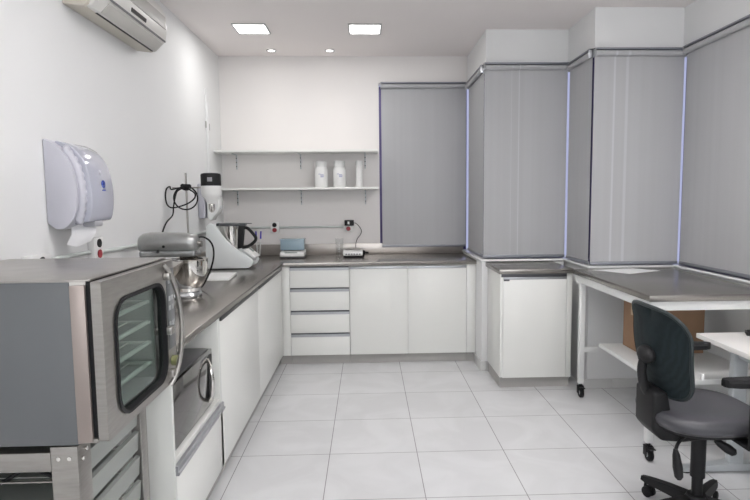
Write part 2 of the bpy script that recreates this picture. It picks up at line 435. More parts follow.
# ------------------------------------------------------------------ back run cabinets
FY = 5.10
def front_panel(mb, x0, x1, z0, z1): return mb.box(x0+.0015, x1-.0015, FY, FY+.018, z0, z1, .0015)
def handle_x(x0, x1, zt, parent, y=FY):
    mb = MB().prism([(y-.004, zt-.012), (y+.012, zt-.012), (y+.012, zt-.034), (y-.004, zt-.034), (y-.008, zt-.024), (y-.004, zt-.022)], 'x', x0+.002, x1-.002)
    h = mb.build('handle', alu, parent)
    return h
cb = thing('drawer_cabinet', 'white four-drawer cabinet with grey pull strips under the back worktop', 'cabinet', (-.44, 5.4, 0))
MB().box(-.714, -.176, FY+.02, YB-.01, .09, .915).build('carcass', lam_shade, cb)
MB().box(-.714, -.176, FY+.05, FY+.068, 0, .089).build('plinth', plinth_m, cb)
zs = [.912, .716, .506, .298]; zb = [.718, .508, .300, .092]
for i in range(4):
    d = front_panel(MB(), -.714, -.176, zb[i], zs[i]-.036).build('drawer', lam, cb)
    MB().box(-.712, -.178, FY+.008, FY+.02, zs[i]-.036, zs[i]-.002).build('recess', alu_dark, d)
    MB().prism([(FY-.003, zs[i]-.012), (FY+.004, zs[i]-.012), (FY+.004, zs[i]-.036), (FY-.003, zs[i]-.036)], 'x', -.712, -.178).build('handle', alu, d)
def door_cab(x0, x1, xm, label):
    c = thing('base_cabinet', label, 'cabinet', ((x0+x1)/2, 5.4, 0))
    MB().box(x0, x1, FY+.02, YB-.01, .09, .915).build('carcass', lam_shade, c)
    MB().box(x0, x1, FY+.05, FY+.068, 0, .089).build('plinth', plinth_m, c)
    for a, b in ((x0, xm), (xm, x1)):
        d = front_panel(MB(), a, b, .092, .882).build('door', lam, c)
        MB().box(a+.002, b-.002, FY-.003, FY+.006, .882, .903, .001).build('handle', alu, d)
    return c
door_cab(-.174, .897, .359, 'white two-door cabinet with grey top pulls under the back blind')
struct(MB().box(.899, .983, FY+.004, FY+.02, .09, .915, .001).box(-.79, -.716, FY+.004, FY+.02, .09, .915, .001), 'trim_fillers_back', lam)
struct(MB().box(.899, .983, FY+.05, FY+.068, 0, .089).box(-.82, -.716, FY+.05, FY+.068, 0, .089), 'trim_plinth_back', plinth_m)

# ------------------------------------------------------------------ left run cabinets
FX = -.78
c = thing('base_cabinet', 'white two-door cabinet in the left run nearest the far corner', 'cabinet', (-1.1, 4.0, 0))
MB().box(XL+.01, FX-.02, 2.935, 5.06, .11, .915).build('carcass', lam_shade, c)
MB().box(FX-.068, FX-.05, 2.935, 5.148, 0, .109).build('plinth', plinth_m, c)
for a, b in ((2.9335, 3.965), (3.965, 5.05)):
    d = MB().box(FX-.018, FX, a+.0015, b-.0015, .112, .888, .0015).build('door', lam, c)
    MB().box(FX-.016, FX+.010, a+.002, b-.02, .889, .912, .001).build('handle', mat('shadow_black', (.02, .02, .022), .4), d)
c = thing('base_cabinet', 'white cabinet end unit with open niche holding the microwave', 'cabinet', (-1.1, 2.57, 0))
mb = MB().box(XL+.01, FX, 2.19, 2.21, .0, .915, .001).box(XL+.01, FX, 2.895, 2.933, .11, .915, .001)
mb.box(XL+.01, FX-.002, 2.21, 2.895, .462, .487, .001).box(XL+.01, XL+.02, 2.21, 2.895, .11, .915)
mb.build('carcass', lam_shade, c)
MB().box(FX-.068, FX-.05, 2.211, 2.933, 0, .109).build('plinth', plinth_m, c)
d = MB().box(FX-.018, FX, 2.212, 2.9325, .112, .418, .0015).build('drawer', lam, c)
MB().prism([(FX-.018, .420), (FX+.014, .420), (FX+.018, .430), (FX+.010, .434), (FX+.010, .458), (FX-.002, .460), (FX-.018, .460)], 'y', 2.20, 2.93).build('handle', alu, d)

# microwave
mw = thing('microwave_oven', 'dark mirror-fronted microwave with curved chrome handle in the cabinet niche', 'microwave', (-1.0, 2.54, .487))
MB().box(-1.22, -.815, 2.245, 2.835, .495, .775, .006).build('housing', mat('microwave_case', (.16, .16, .165), .35, .6), mw)
for yy in (2.31, 2.80):
    for xx in (-1.18, -.86): MB().cyl((xx, yy, .487), .014, .009).build('foot', rubber, mw)
d = MB().box(-.815, -.797, 2.246, 2.834, .497, .773, .004).build('door', mat('microwave_mirror', (.17, .165, .16), .07, .9, var=.03), mw)
MB().tube([(-.797, 2.745, .53), (-.775, 2.725, .565), (-.765, 2.715, .635), (-.775, 2.725, .705), (-.797, 2.745, .74)], .009, 10, 6).build('handle', chrome, d)
MB().prism(rrect(2.762, 2.822, .52, .75, .008), 'x', -.798, -.7955).build('control_panel', black, mw)

# ------------------------------------------------------------------ right step cabinet
c = thing('base_cabinet', 'small white single-door cabinet below the thinly streaked blind, left of wheeled table', 'cabinet', (1.3, 4.6, 0))
mb = MB().box(1.035, 1.60, 4.36, 4.83, .09, .924, .001).build('carcass', lam, c)
MB().box(1.05, 1.60, 4.385, 4.40, 0, .089).build('plinth', plinth_m, c)
MB().box(1.04, 1.05, 4.385, 4.82, 0, .089).build('plinth', plinth_m, c)
d = MB().box(1.053, 1.555, 4.34, 4.358, .092, .878, .0015).build('door', lam, c)
MB().box(1.055, 1.553, 4.337, 4.352, .878, .895, .001).build('handle', alu, d)
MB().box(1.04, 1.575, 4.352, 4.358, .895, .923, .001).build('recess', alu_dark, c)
MB().box(1.558, 1.60, 4.342, 4.358, .09, .923, .001).build('filler_strip', lam_shade, c)
MB().box(1.055, 1.10, 4.332, 4.34, .868, .882, .001).build('latch', alu_dark, d)

# ------------------------------------------------------------------ wheeled steel table
tb = thing('work_table', 'steel-topped work table on white wheeled frame at right', 'table', (1.95, 3.67, 0))
mb = MB().box(1.572, 2.335, 3.07, 4.268, .928, .965, .003).build('tabletop', steel_top, tb)
fr = MB()
fr.box(1.585, 2.325, 3.085, 3.12, .875, .927, .002).box(1.585, 2.325, 4.215, 4.25, .875, .927, .002)
fr.box(1.585, 1.62, 3.12, 4.215, .875, .927, .002).box(2.29, 2.325, 3.12, 4.215, .875, .927, .002)
fr.build('apron', white_metal, tb)
MB().box(1.645, 2.29, 3.115, 3.92, .445, .470, .002).build('shelf', white_metal, tb)
MB().box(1.622, 1.73, 4.13, 4.155, .345, .385, .002).build('shelf_bracket', white_metal, tb)
MB().box(1.623, 2.29, 3.09, 3.114, .44, .47, .001).box(2.27, 2.289, 3.114, 4.16, .42, .444, .001).build('rail', white_metal, tb)
for x in (1.583, 2.29):
    for y in (3.075, 4.12):
        l = MB().box(x, x+.04, y, y+.04, .105, .875, .003).build('leg', white_metal, tb)
        if y > 4: MB().box(x+.0, x+.02, y+.04, y+.095, .86, .875).build('brace', white_metal, tb)
        cx, cy = x+.02, y+.005
        cs = MB().cyl((cx, cy+.015, .088), .012, .02).box(cx-.022, cx+.022, cy-.0, cy+.035, .080, .088, .002)
        cs.box(cx-.022, cx-.018, cy-.01, cy+.03, .03, .085, .001).box(cx+.018, cx+.022, cy-.01, cy+.03, .03, .085, .001)
        w = cs.build('caster', black, tb)
        MB().lathe([(.006, -.013), (.034, -.013), (.038, -.008), (.038, .008), (.034, .013), (.006, .013)], (cx, cy, .038), 28, axis='x').build('wheel', rubber, w)
        MB().cyl((cx-.0145, cy, .038), .014, .029, 'x', 18).build('hub', silver, w)
        MB().box(cx-.018, cx+.018, cy-.045, cy-.005, .078, .084, .002).build('brake_tab', black, w)
# paper sheets
pm = MB().prism([(1.70, 4.20), (1.875, 3.955), (2.17, 4.10), (2.03, 4.25)], 'z', .9652, .9665)
tag(recenter(pm.build('paper_sheet', paper)), 'white paper sheets lying on the wheeled steel table', 'paper')
# cardboard box
bx = thing('cardboard_box', 'brown cardboard box on the shelf under the steel table', 'box', (1.95, 3.74, .472))
MB().prism([(1.80, 3.62), (2.23, 3.62), (2.23, 3.88), (1.80, 3.88)], 'z', .4705, .79, bev=.003).build('carton', cardboard, bx)
MB().box(1.805, 2.225, 3.625, 3.745, .79, .794, .001).box(1.805, 2.225, 3.755, 3.875, .79, .794, .001).build('flap', box_shade, bx)
MB().box(1.799, 2.231, 3.735, 3.765, .7942, .7952).box(1.7985, 1.7995, 3.735, 3.765, .71, .795).build('packing_tape', mat('tape', (.5, .36, .22), .3), bx)

# ------------------------------------------------------------------ white desk
dk = thing('desk', 'white-topped desk with silver T-foot leg at lower right', 'desk', (2.08, 2.3, 0))
MB().box(1.835, 2.395, 1.6, 3.055, .725, .752, .003).build('desktop', desk_m, dk)
for y in (1.72, 2.94):
    l = MB().box(1.97, 2.05, y-.025, y+.025, .04, .724, .012, 4).build('leg', silver, dk)
    ft = MB().loft([[(x, y+s*w, z) for s, z in ((-1, .012), (1, .012), (1, h), (-1, h))] for x, w, h in ((1.70, .012, .022), (1.72, .026, .03), (2.0, .03, .055), (2.30, .026, .03), (2.33, .012, .022))])
    ft.build('foot', silver, l)
    for fx in (1.74, 2.28): MB().cyl((fx, y, 0), .02, .014).build('glide', rubber, l)
MB().box(1.99, 2.03, 1.75, 2.96, .64, .70, .003).build('crossbeam', silver, dk)
# dark flat object at back of desk
it = thing('keyboard', 'flat black keyboard lying at the far edge of white desk', 'keyboard', (2.23, 2.93, .752))
MB().prism([(2.065, 2.965), (2.10, 3.035), (2.37, 2.92), (2.34, 2.85)], 'z', .752, .770, bev=.003).build('keyboard_body', black, it)
mb = MB()
for i in range(9):
    for j in range(3):
        u = (i+.6)/9.6; v = (j+.6)/3.6
        px = 2.065+u*.275+v*.033; py = 2.965-u*.115+v*.068
        mb.box(px-.009, px+.009, py-.008, py+.008, .770, .775, .002)
mb.build('keys', rubber, it)

# ------------------------------------------------------------------ office chair (local coords, faces +x)
ch = thing('office_chair', 'dark mesh-back swivel office chair with grey seat facing the white desk', 'chair', (1.518, 2.47, 0))
ch.rotation_euler = (0, 0, 0)
def superell(cx, cy, a, b, z, n=48, e=2.7):
    return [(cx+a*math.copysign(abs(math.cos(t))**(2/e), math.cos(t)), cy+b*math.copysign(abs(math.sin(t))**(2/e), math.sin(t)), z) for t in [2*PI*k/n for k in range(n)]]
mb = MB().loft([superell(-.015, 0, a, b, z) for a, b, z in ((.19, .19, .497), (.225, .225, .503), (.24, .24, .520), (.245, .243, .540), (.24, .238, .557), (.215, .215, .570), (.15, .15, .575), (.03, .03, .576))])
seat = mb.build('seat', vinyl, ch, local=True, ang=60)
MB().loft([superell(-.015, 0, a, b, z) for a, b, z in ((.17, .17, .475), (.20, .20, .482), (.215, .215, .499))]).build('seat_shell', black, ch, local=True)
# backrest: curved mesh panel with rim
def backpt(u, v, off=0.0):
    # u -1..1 across (y), v 0..1 up
    hw = .25*(1-.10*(1-v)**2)
    n = 3.2
    vv = 2*v-1
    wsc = (1-abs(vv)**4.2)**(1/3.0) if abs(vv) < 1 else 0
    wsc = .32+.68*wsc if False else wsc
    y = hw*u*max(wsc, .0)
    z = .628+.385*v+.018*abs(u)*v
    x = -.19 - .045*math.sin(v*PI)*0.6 - .05*v + .05*(y/.25)**2 + off
    x += -.03*max(0, v-.75)/.25*abs(u)
    return Vector((x, y, z))
NU, NV = 28, 28
def vmap(k): return .5-.5*math.cos(PI*k/NV)
rows = []
for side, off in ((0, -.006), (1, .006)):
    rows.append([[backpt(-1+2*i/NU, vmap(k), off) for i in range(NU+1)] for k in range(NV+1)])
t = bmesh.new()
V = [[[t.verts.new(p) for p in r] for r in g] for g in rows]
for s in (0, 1):
    for k in range(NV):
        for i in range(NU): t.faces.new((V[s][k][i], V[s][k][i+1], V[s][k+1][i+1], V[s][k+1][i]))
for k in range(NV):
    for i in (0, NU): t.faces.new((V[0][k][i], V[0][k+1][i], V[1][k+1][i], V[1][k][i]))
for i in range(NU):
    for k in (0, NV): t.faces.new((V[0][k][i], V[0][k][i+1], V[1][k][i+1], V[1][k][i]))
bmesh.ops.remove_doubles(t, verts=t.verts, dist=1e-5)
bmesh.ops.recalc_face_normals(t, faces=t.faces)
mb = MB(); mb._merge(t); back = mb.build('backrest', chair_mesh, ch, local=True, ang=60)
rim = [backpt(-1, vmap(k)) for k in range(0, NV+1)] + [backpt(1, vmap(k)) for k in range(NV, -1, -1)]
rim = [p for i, p in enumerate(rim) if i == 0 or (p-rim[i-1]).length > 1e-4]
rim.append(rim[0])
MB().tube(rim, .009, 8).build('rim', mat('rim_teal', (.012, .018, .02), .5, spec=.3), back, local=True)
MB().box(-.158, -.150, -.262, -.250, .765, .79, .001).build('tag', white_plastic, back, local=True)
# back support
MB().tube([(-.215, .0, .59), (-.262, .0, .65), (-.280, .0, .73), (-.270, .0, .80)], [.022, .019], 12, 6).build('back_bar', black, ch, local=True)
MB().sphere((-.262, 0, .805), .055, (.6, 1.15, .75)).build('back_pivot', black, ch, local=True)
mb = MB().loft([[(x-w*.4, y, z) for x, y in ()] for x in ()]) if False else MB()
mb.prism([(-.265, .65), (-.20, .655), (-.18, .56), (-.15, .50), (.0, .475), (.0, .43), (-.12, .42), (-.22, .43), (-.265, .48)], 'y', -.085, .085, bev=.014, seg=3)
mb.build('back_bracket', black, ch, local=True)
MB().box(-.13, .11, -.08, .08, .425, .480, .012, 3).build('tilt_mechanism', black, ch, local=True)
for (p0, p1, p2) in (((-.10, -.075, .455), (-.17, -.13, .445), (-.20, -.16, .42)), ((.0, -.07, .455), (.01, -.10, .445), (.01, -.12, .44))):
    MB().tube([p0, p1, p2], [.007, .008], 10, 5).build('lever', black, ch, local=True)
for P, Q in ((((-.20, -.16, .43)), (-.19, -.18, .30)), ((.0, -.12, .445), (.075, -.15, .395))):
    a, b = Vector(P), Vector(Q); dd = (b-a)
    mb = MB().tube([a, a+dd*.2, a+dd*.6, a+dd*.9, b], [.009, .016, .021, .018, .008][0:5], 14)
    mb.build('lever_paddle', black, ch, local=True)
MB().cyl((0, 0, .22), .032, .22).build('gas_lift_cover', black, ch, local=True)
MB().cyl((0, 0, .10), .024, .13).build('gas_lift', black, ch, local=True)
MB().lathe([(0, .055), (.05, .055), (.052, .115), (.04, .135), (0, .135)]).build('base_hub', black, ch, local=True)
for k in range(5):
    a = math.radians(43+72*k); ca, sa = math.cos(a), math.sin(a)
    def L(r, w, z): return (r*ca-w*sa, r*sa+w*ca, z)
    arm = MB().loft([[L(r, -w, z0), L(r, w, z0), L(r, w*.7, z1), L(r, -w*.7, z1)] for r, w, z0, z1 in ((.035, .03, .075, .125), (.15, .026, .074, .116), (.26, .022, .072, .100), (.295, .014, .074, .094))])
    ar = arm.build('base_arm', black, ch, local=True)
    MB().cyl((.275*ca, .275*sa, .045), .007, .035).build('caster_stem', black, ar, local=True)
    for s in (-1, 1):
        c0 = Vector((.255*ca, .255*sa, .027)) + Vector((-sa, ca, 0))*s*.015
        M = Matrix.Translation(c0) @ Matrix.Rotation(a, 4, 'Z') @ Matrix.Rotation(PI/2, 4, 'X')
        MB().lathe([(0, -.009), (.020, -.009), (.027, -.005), (.027, .005), (.020, .009), (0, .009)], M=M, seg=24).build('caster_wheel', rubber, ar, local=True)
    MB().box(-.02, .02, -.006, .006, .03, .055, .003, M=Matrix.Translation((.262*ca, .262*sa, 0)) @ Matrix.Rotation(a, 4, 'Z')).build('caster_fork', black, ar, local=True)
for s in (-1, 1):
    y = s*.285
    arm = MB()
    arm.loft([[(x, y+yy, z) for yy, z in ((-w, .748), (w, .748), (w*1.0, .768), (w*.7, .778), (-w*.7, .778), (-w, .768))] for x, w in ((-.085, .012), (-.075, .026), (-.035, .036), (.08, .04), (.17, .034), (.20, .022), (.21, .01))])
    pad = arm.build('armrest', rubber, ch, local=True)
    MB().box(.035, .10, y-.012, y+.012, .47, .75, .008, 3).build('armrest_post', black, pad, local=True)
    MB().box(.035, .10, min(0, y), max(0, y), .468, .482, .004).build('armrest_bar', black, pad, local=True)

# ------------------------------------------------------------------ oven
ov = thing('convection_oven', 'stainless steel convection oven with rounded door window on a metal stand', 'oven', (-1.03, 1.86, .832))
X0, X1, Y0, Y1, Z0, Z1 = -1.355, -.822, 1.565, 2.175, .835, 1.30
sh = MB().box(X0, X1, Y0, Y0+.012, Z0, Z1, .002)
sh.build('side_panel', steel_side, ov)
sh = MB().box(X0, X1+.05, Y1-.012, Y1, Z0, Z1-.003, .002).box(X0, X0+.012, Y0+.012, Y1-.012, Z0, Z1-.003)
sh.box(X0+.012, X1+.05, Y0+.013, Y1-.012, Z0, Z0+.012)
sh.build('shell', steel, ov)
MB().prism([(X0-.002, Y0-.002), (X1+.005, Y0-.002), (-0.7720, 1.585), (-0.7720, Y1+.002), (X0-.002, Y1+.002)], 'z', Z1-.002, Z1+.004, bev=.002).build('top_panel', steel, ov)
# chamfered corner post
MB().prism([(X1, Y0), (-0.786, Y0+.010), (-0.786, Y0+.020), (X1, Y0+.014)], 'z', Z0+.004, Z1-.012, bev=.001).build('corner_post', steel_warm, ov)
MB().box(-.80, -.7705, Y0+.021, Y0+.032, Z0+.006, Z1-.006, .001).build('hinge_gap_seal', rubber, ov)
MB().prism([(X1-.0, Y0+.004), (-0.8000, Y0+.012), (-0.7860, Y0+.02), (X1, Y0+.02)], 'z', Z1-.013, Z1-.002).build('corner_cap', steel, ov)
# cavity
cv = MB().box(X0+.05, X0+.06, 1.63, 2.06, .87, 1.25).box(X0+.06, -0.7850, 1.62, 1.63, .87, 1.25).box(X0+.06, -0.7850, 2.055, 2.065, .87, 1.25)
cv.box(X0+.06, -0.7850, 1.63, 2.055, .865, .875).box(X0+.06, -0.7850, 1.63, 2.055, 1.245, 1.255)
cv.build('cavity', cavity, ov)
MB().box(-0.8200, -0.7820, 2.066, 2.162, Z0+.013, Z1-.004).box(-0.8200, -0.7820, 1.602, 1.62, Z0+.013, Z1-.004).box(-0.8200, -0.7820, 1.62, 2.066, 1.256, Z1-.004).box(-0.8200, -0.7820, 1.62, 2.066, Z0+.013, .864).build('front_frame', dark_in, ov)
for z in (.93, 1.005, 1.08, 1.155):
    rk = MB()
    for y in (1.635, 2.05): rk.rod((X0+.06, y, z), (-0.7950, y, z), .006, seg=8)
    for k in range(7):
        x = -0.8050-.07*k; rk.rod((x, 1.635, z), (x, 2.05, z), .008 if k == 0 else .0025, seg=8)
    rk.build('rack', mat('rack_wire', (.62, .66, .64), .35, .3), ov)
fan = MB().lathe([(.03, 0), (.13, 0), (.13, .006), (.03, .006)], (X0+.066, 1.84, 1.06), 32, axis='x')
fan.build('fan_guard', steel, ov)
# gasket + door frame with rounded window
MB().box(-0.7820, -0.7680, 1.605, 2.165, Z0+.012, Z1-.01, .002).build('gasket_strip', rubber, ov) if False else None
gk = MB()
def ringprism(mb, o, i, x0, x1):
    t = bmesh.new(); n = len(o); L = []
    for x in (x0, x1):
        L.append(([t.verts.new((x, p[0], p[1])) for p in o], [t.verts.new((x, p[0], p[1])) for p in i]))
    for k in range(n):
        k2 = (k+1) % n
        t.faces.new((L[0][0][k], L[0][0][k2], L[0][1][k2], L[0][1][k])); t.faces.new((L[1][0][k], L[1][0][k2], L[1][1][k2], L[1][1][k]))
        t.faces.new((L[0][0][k], L[0][0][k2], L[1][0][k2], L[1][0][k])); t.faces.new((L[0][1][k], L[0][1][k2], L[1][1][k2], L[1][1][k]))
    bmesh.ops.recalc_face_normals(t, faces=t.faces); mb._merge(t); return mb
wy0, wy1, wz0, wz1 = 1.652, 2.055, .872, 1.228
ringprism(gk, rrect(1.598, 2.166, Z0+.010, Z1-.010, .004), rrect(wy0-.02, wy1+.004, wz0-.02, wz1+.02, .06), -0.7820, -0.7720)
gk.build('gasket', rubber, ov)
DY1 = 2.072
door = ringprism(MB(), rrect(1.578, DY1, Z0+.003, Z1-.004, .006), rrect(wy0, wy1, wz0, wz1, .075), -0.7700, -0.7420).build('door', steel, ov, ang=40)
ringprism(MB(), rrect(wy0-.004, wy1+.004, wz0-.004, wz1+.004, .078), rrect(wy0+.007, wy1-.007, wz0+.007, wz1-.007, .068), -0.7720, -0.7360).build('window_seal', rubber, door, ang=40)
MB().prism(rrect(wy0+.01, wy1-.01, wz0+.01, wz1-.01, .065), 'x', -0.7550, -0.7510).build('door_glass', oven_glass, door)
# handle: long bowed bar on the door edge
for z in (.855, 1.265, .985+.09):
    pass
MB().tube([(-0.7420, 2.062, 1.285), (-0.7250, 2.075, 1.255), (-0.7060, 2.095, 1.17), (-0.6980, 2.10, 1.06), (-0.7040, 2.095, .95), (-0.7220, 2.08, .87), (-0.7380, 2.066, .838)], .0085, 10, 6).build('handle', steel, door)
for z in (.885, 1.045, 1.245):
    MB().box(-0.7420, -0.7180, 2.05, 2.085, z-.014, z+.014, .004).build('hinge', steel, door)
cpn = MB().box(-0.7820, -0.7460, 2.080, 2.174, Z0+.003, Z1-.004, .003).build('control_panel', steel, ov)
MB().box(-0.7465, -0.7435, 2.092, 2.164, .965, 1.265, .001).build('keypad', mat('keypad_film', (.10, .105, .11), .3), cpn)
for z in (1.22, 1.155, 1.12, 1.06, 1.025):
    for y in (2.112, 2.142):
        MB().box(-0.7438, -0.7422, y-.010, y+.010, z-.009, z+.009, .001).build('button', mat('button_grey', (.35, .36, .37), .4), cpn)
MB().cyl((-0.7465, 2.128, .915), .020, .02, 'x').build('knob', mat('knob_green', (.20, .21, .09), .4), cpn)
for xx in (X0+.03, X1-.05):
    for yy in (Y0+.06, Y1-.12):
        MB().cyl((xx, yy, .80), .012, .034).build('foot', rubber, ov) if False else None

# oven stand
st = thing('oven_stand', 'bolted metal rack stand with tray slides beneath the oven', 'stand', (-1.04, 1.83, 0))
SX0, SX1, SY0, SY1 = -1.35, -.828, 1.570, 2.06
T = .006
def angle_leg(x, y, dx, dy, w, name='leg'):
    mb = MB()
    xa, xb = sorted((x, x+dx*w)); mb.box(xa, xb, *sorted((y, y+dy*T)), 0.01, .829, .001)
    ya, yb = sorted((y+dy*T, y+dy*w)); mb.box(*sorted((x, x+dx*T)), ya, yb, 0.01, .829, .001)
    l = mb.build(name, steel, st)
    MB().box(min(x, x+dx*.03), max(x, x+dx*.03), min(y, y+dy*.03), max(y, y+dy*.03), 0, .012, .002).build('foot_cap', rubber, l)
    return l
l1 = angle_leg(SX1, SY0, -1, 1, .075); angle_leg(SX0, SY0, 1, 1, .075); angle_leg(SX1, SY1, -1, -1, .055); angle_leg(SX0, SY1, 1, -1, .055)
for (x, z) in ((-.85, .795), (-.88, .795)): MB().cyl((x, SY0-.004, z), .006, .005, 'y', 12).build('bolt', chrome, l1)
for (y, z) in ((1.592, .785), (1.615, .805)): MB().cyl((SX1-.001, y, z), .006, .006, 'x', 12).build('bolt', chrome, l1)
rl = MB().box(SX0+.076, SX1-.076, SY0, SY0+.006, .757, .812, .001).box(SX0+.056, SX1-.056, SY1-.006, SY1, .757, .812, .001)
rl.box(SX0+.076, SX1-.076, SY0+.006, SY0+.03, .806, .812)
rl.box(SX0, SX0+.006, SY0+.076, SY1-.056, .757, .812, .001)
rl.build('top_rail', steel, st)
for k in range(8):
    z = .715-.092*k
    tr = MB().prism([(SX1-.012, z+.0), (SX1-.006, z+.068), (SX1-.02, z+.072), (SX1-.022, z+.067), (SX1-.012, z+.064), (SX1-.018, z)], 'y', SY0+.08, SY1-.058)
    tr.box(SX0+.03, SX1-.018, SY0+.05, SY1-.058, z, z+.003)
    tr.build('tray', tray_m, st)
    for y in (SY0+.032, SY1-.03): MB().box(SX0+.02, SX1-.03, y, y+.014, z-.006, z-.002).build('slide', steel, st)
MB().tube([(-1.20, 1.64, .80), (-1.16, 1.635, .72), (-1.17, 1.64, .62), (-1.12, 1.64, .52), (-1.14, 1.64, .35), (-1.2, 1.65, .2), (-1.2, 1.66, .008)], .008, 10, 6).tube(
    [(-1.24, 1.62, .74), (-1.10, 1.615, .70), (-1.0, 1.615, .745), (-.93, 1.62, .72)], .006, 10, 6).build('black_tubing', rubber, st)  # black cables and tubes hanging below the top rail

# ------------------------------------------------------------------ stand mixer (faces +x)
mx_ = thing('stand_mixer', 'grey tilt-head stand mixer with polished bowl beside the oven', 'mixer', (-1.17, 3.38, ZT))
mxc = 3.38
def ell_ring_x(x, cy, cz, ry, rz, n=28, e=2.4):
    return [(x, cy+ry*math.copysign(abs(math.cos(t))**(2/e), math.cos(t)), cz+rz*math.copysign(abs(math.sin(t))**(2/e), math.sin(t))) for t in [2*PI*k/n for k in range(n)]]
mb = MB().loft([ell_ring_x(x, mxc, cz, ry, rz) for x, cz, ry, rz in ((-1.350, 1.262, .02, .025), (-1.343, 1.264, .045, .045), (-1.32, 1.268, .062, .058), (-1.27, 1.272, .070, .062), (-1.15, 1.272, .070, .060), (-1.06, 1.270, .066, .056), (-1.02, 1.268, .058, .050), (-1.008, 1.267, .045, .040))])
mb.build('motor_head', mixer_m, mx_, ang=60)
MB().box(-1.33, -1.01, mxc-.069, mxc+.069, 1.190, 1.226, .010, 3).build('trim_band', mat('mixer_band', (.30, .31, .31), .25, .7), mx_)
MB().lathe([(0, 0), (.045, 0), (.052, .01), (.052, .05), (.04, .058), (0, .058)], (-1.065, mxc, 1.160)).build('planetary_hub', chrome, mx_)
MB().cyl((-1.01, mxc, 1.262), .018, .026, 'x', 20).build('attachment_knob', steel, mx_)
MB().cyl((-1.185, mxc-.073, 1.252), .008, .008, 'y', 12).build('speed_knob', black, mx_)
MB().cyl((-1.22, mxc-.071, 1.222), .009, .008, 'y', 12).build('lock_lever', black, mx_)
mb = MB().prism([(-1.36, ZT+.03), (-1.365, 1.07), (-1.34, 1.20), (-1.22, 1.20), (-1.235, 1.12), (-1.26, ZT+.03)], 'y', mxc-.05, mxc+.05, bev=.018, seg=4)
mb.build('column', mixer_m, mx_)
mb = MB().loft([superell(-1.19, mxc, a, b, z, 40, 3) for a, b, z in ((.185, .098, ZT+.001), (.19, .102, ZT+.012), (.183, .096, ZT+.028), (.16, .08, ZT+.034))])
mb.build('base', mat('mixer_base', (.42, .43, .44), .2, .7), mx_)
MB().lathe([(0, .012), (.055, .012), (.06, .0), (.066, .0), (.062, .018), (.068, .022), (.090, .06), (.104, .11), (.109, .17), (.109, .184), (.113, .187), (.109, .190), (.105, .184), (.104, .17), (.099, .11), (.086, .063), (.06, .028), (0, .026)], (-1.065, mxc, ZT+.034), 48).build('bowl', chrome, mx_)
MB().tube([(-1.065, mxc, 1.17), (-1.065, mxc, 1.13), (-1.065, mxc+.04, 1.10), (-1.065, mxc+.03, 1.05), (-1.065, mxc, 1.03), (-1.065, mxc-.03, 1.05), (-1.065, mxc-.04, 1.10), (-1.065, mxc, 1.13)], .005, 8, 5).build('whisk', chrome, mx_)
MB().tube([(-1.02, 3.40, 1.298), (-.985, 3.42, 1.298), (-.955, 3.45, 1.27), (-.945, 3.48, 1.22), (-.96, 3.52, 1.15), (-1.0, 3.56, 1.06), (-1.06, 3.60, ZT+.02), (-1.12, 3.66, ZT+.008), (-1.3, 3.75, ZT+.0075), (-1.40, 3.8, ZT+.0075)], .0055, 10, 6).build('power_cord', rubber, mx_)

# white board / scale by the mixer
wb = thing('cutting_board', 'thin white board lying on the worktop before the food processor', 'board', (-1.09, 4.16, ZT))
MB().prism([(-1.155, 3.99), (-.985, 3.99), (-1.0, 4.32), (-1.2, 4.33)], 'z', ZT+.001, ZT+.016, bev=.003).build('board', white_gloss, wb)
MB().prism([(-1.15, 3.995), (-.99, 3.995), (-1.005, 4.315), (-1.195, 4.325)], 'z', ZT+.016, ZT+.0175).build('board_face', white_plastic, wb)

# ------------------------------------------------------------------ laboratory stand with stirrer
ls = thing('laboratory_stand', 'steel rod stand with a black clamp behind the stand mixer', 'stand', (-1.375, 4.3, ZT))
MB().box(-1.435, -1.26, 4.17, 4.43, ZT+.001, ZT+.014, .004).build('base_plate', steel, ls)
MB().rod((-1.350, 4.3, ZT+.012), (-1.353, 4.3, 1.722), .0075).build('upright_rod', steel, ls)
cl = MB().sphere((-1.353, 4.3, 1.615), .034, (1.1, .8, .75)).sphere((-1.375, 4.29, 1.625), .017).sphere((-1.328, 4.29, 1.622), .017).build('clamp', rubber, ls)
MB().rod((-1.375, 4.285, 1.612), (-1.241, 4.285, 1.612), .006).rod((-1.56+.11, 4.285, 1.612), (-1.375, 4.285, 1.612), .0045).build('cross_rod', steel, ls)
so = thing('overhead_stirrer', 'white and black overhead stirrer held by the rod stand', 'stirrer', (-1.158, 4.3, 1.43))
c3 = (-1.168, 4.3, -.008)
MB().lathe([(.072, 1.622), (.0735, 1.635), (.0735, 1.71), (.070, 1.722), (.05, 1.727), (0, 1.728)], c3, 36).build('motor_cap', black, so)
MB().lathe([(0, 1.50), (.035, 1.50), (.038, 1.515), (.055, 1.54), (.072, 1.562), (.0735, 1.575), (.0735, 1.632), (0, 1.632)], c3, 36).build('housing', white_plastic, so)
MB().lathe([(0, 1.435), (.010, 1.435), (.019, 1.448), (.024, 1.46), (.024, 1.495), (.02, 1.50), (0, 1.50)], c3, 28).build('chuck', chrome, so)
MB().box(-1.175, -1.14, 4.225, 4.228, 1.655, 1.685, .001).build('badge', mat('badge_grey', (.3, .3, .32), .4), so)
def loop_pts(cx, cz, rx, rz, a0, a1, n, y0, y1): return [(cx+rx*math.cos(a0+(a1-a0)*k/n), y0+(y1-y0)*k/n, cz+rz*math.sin(a0+(a1-a0)*k/n)) for k in range(n+1)]
cd = MB().tube(loop_pts(-1.345, 1.535, .088, .085, .35, 2*PI+.9, 16, 4.26, 4.25), .0055, 8, 3)
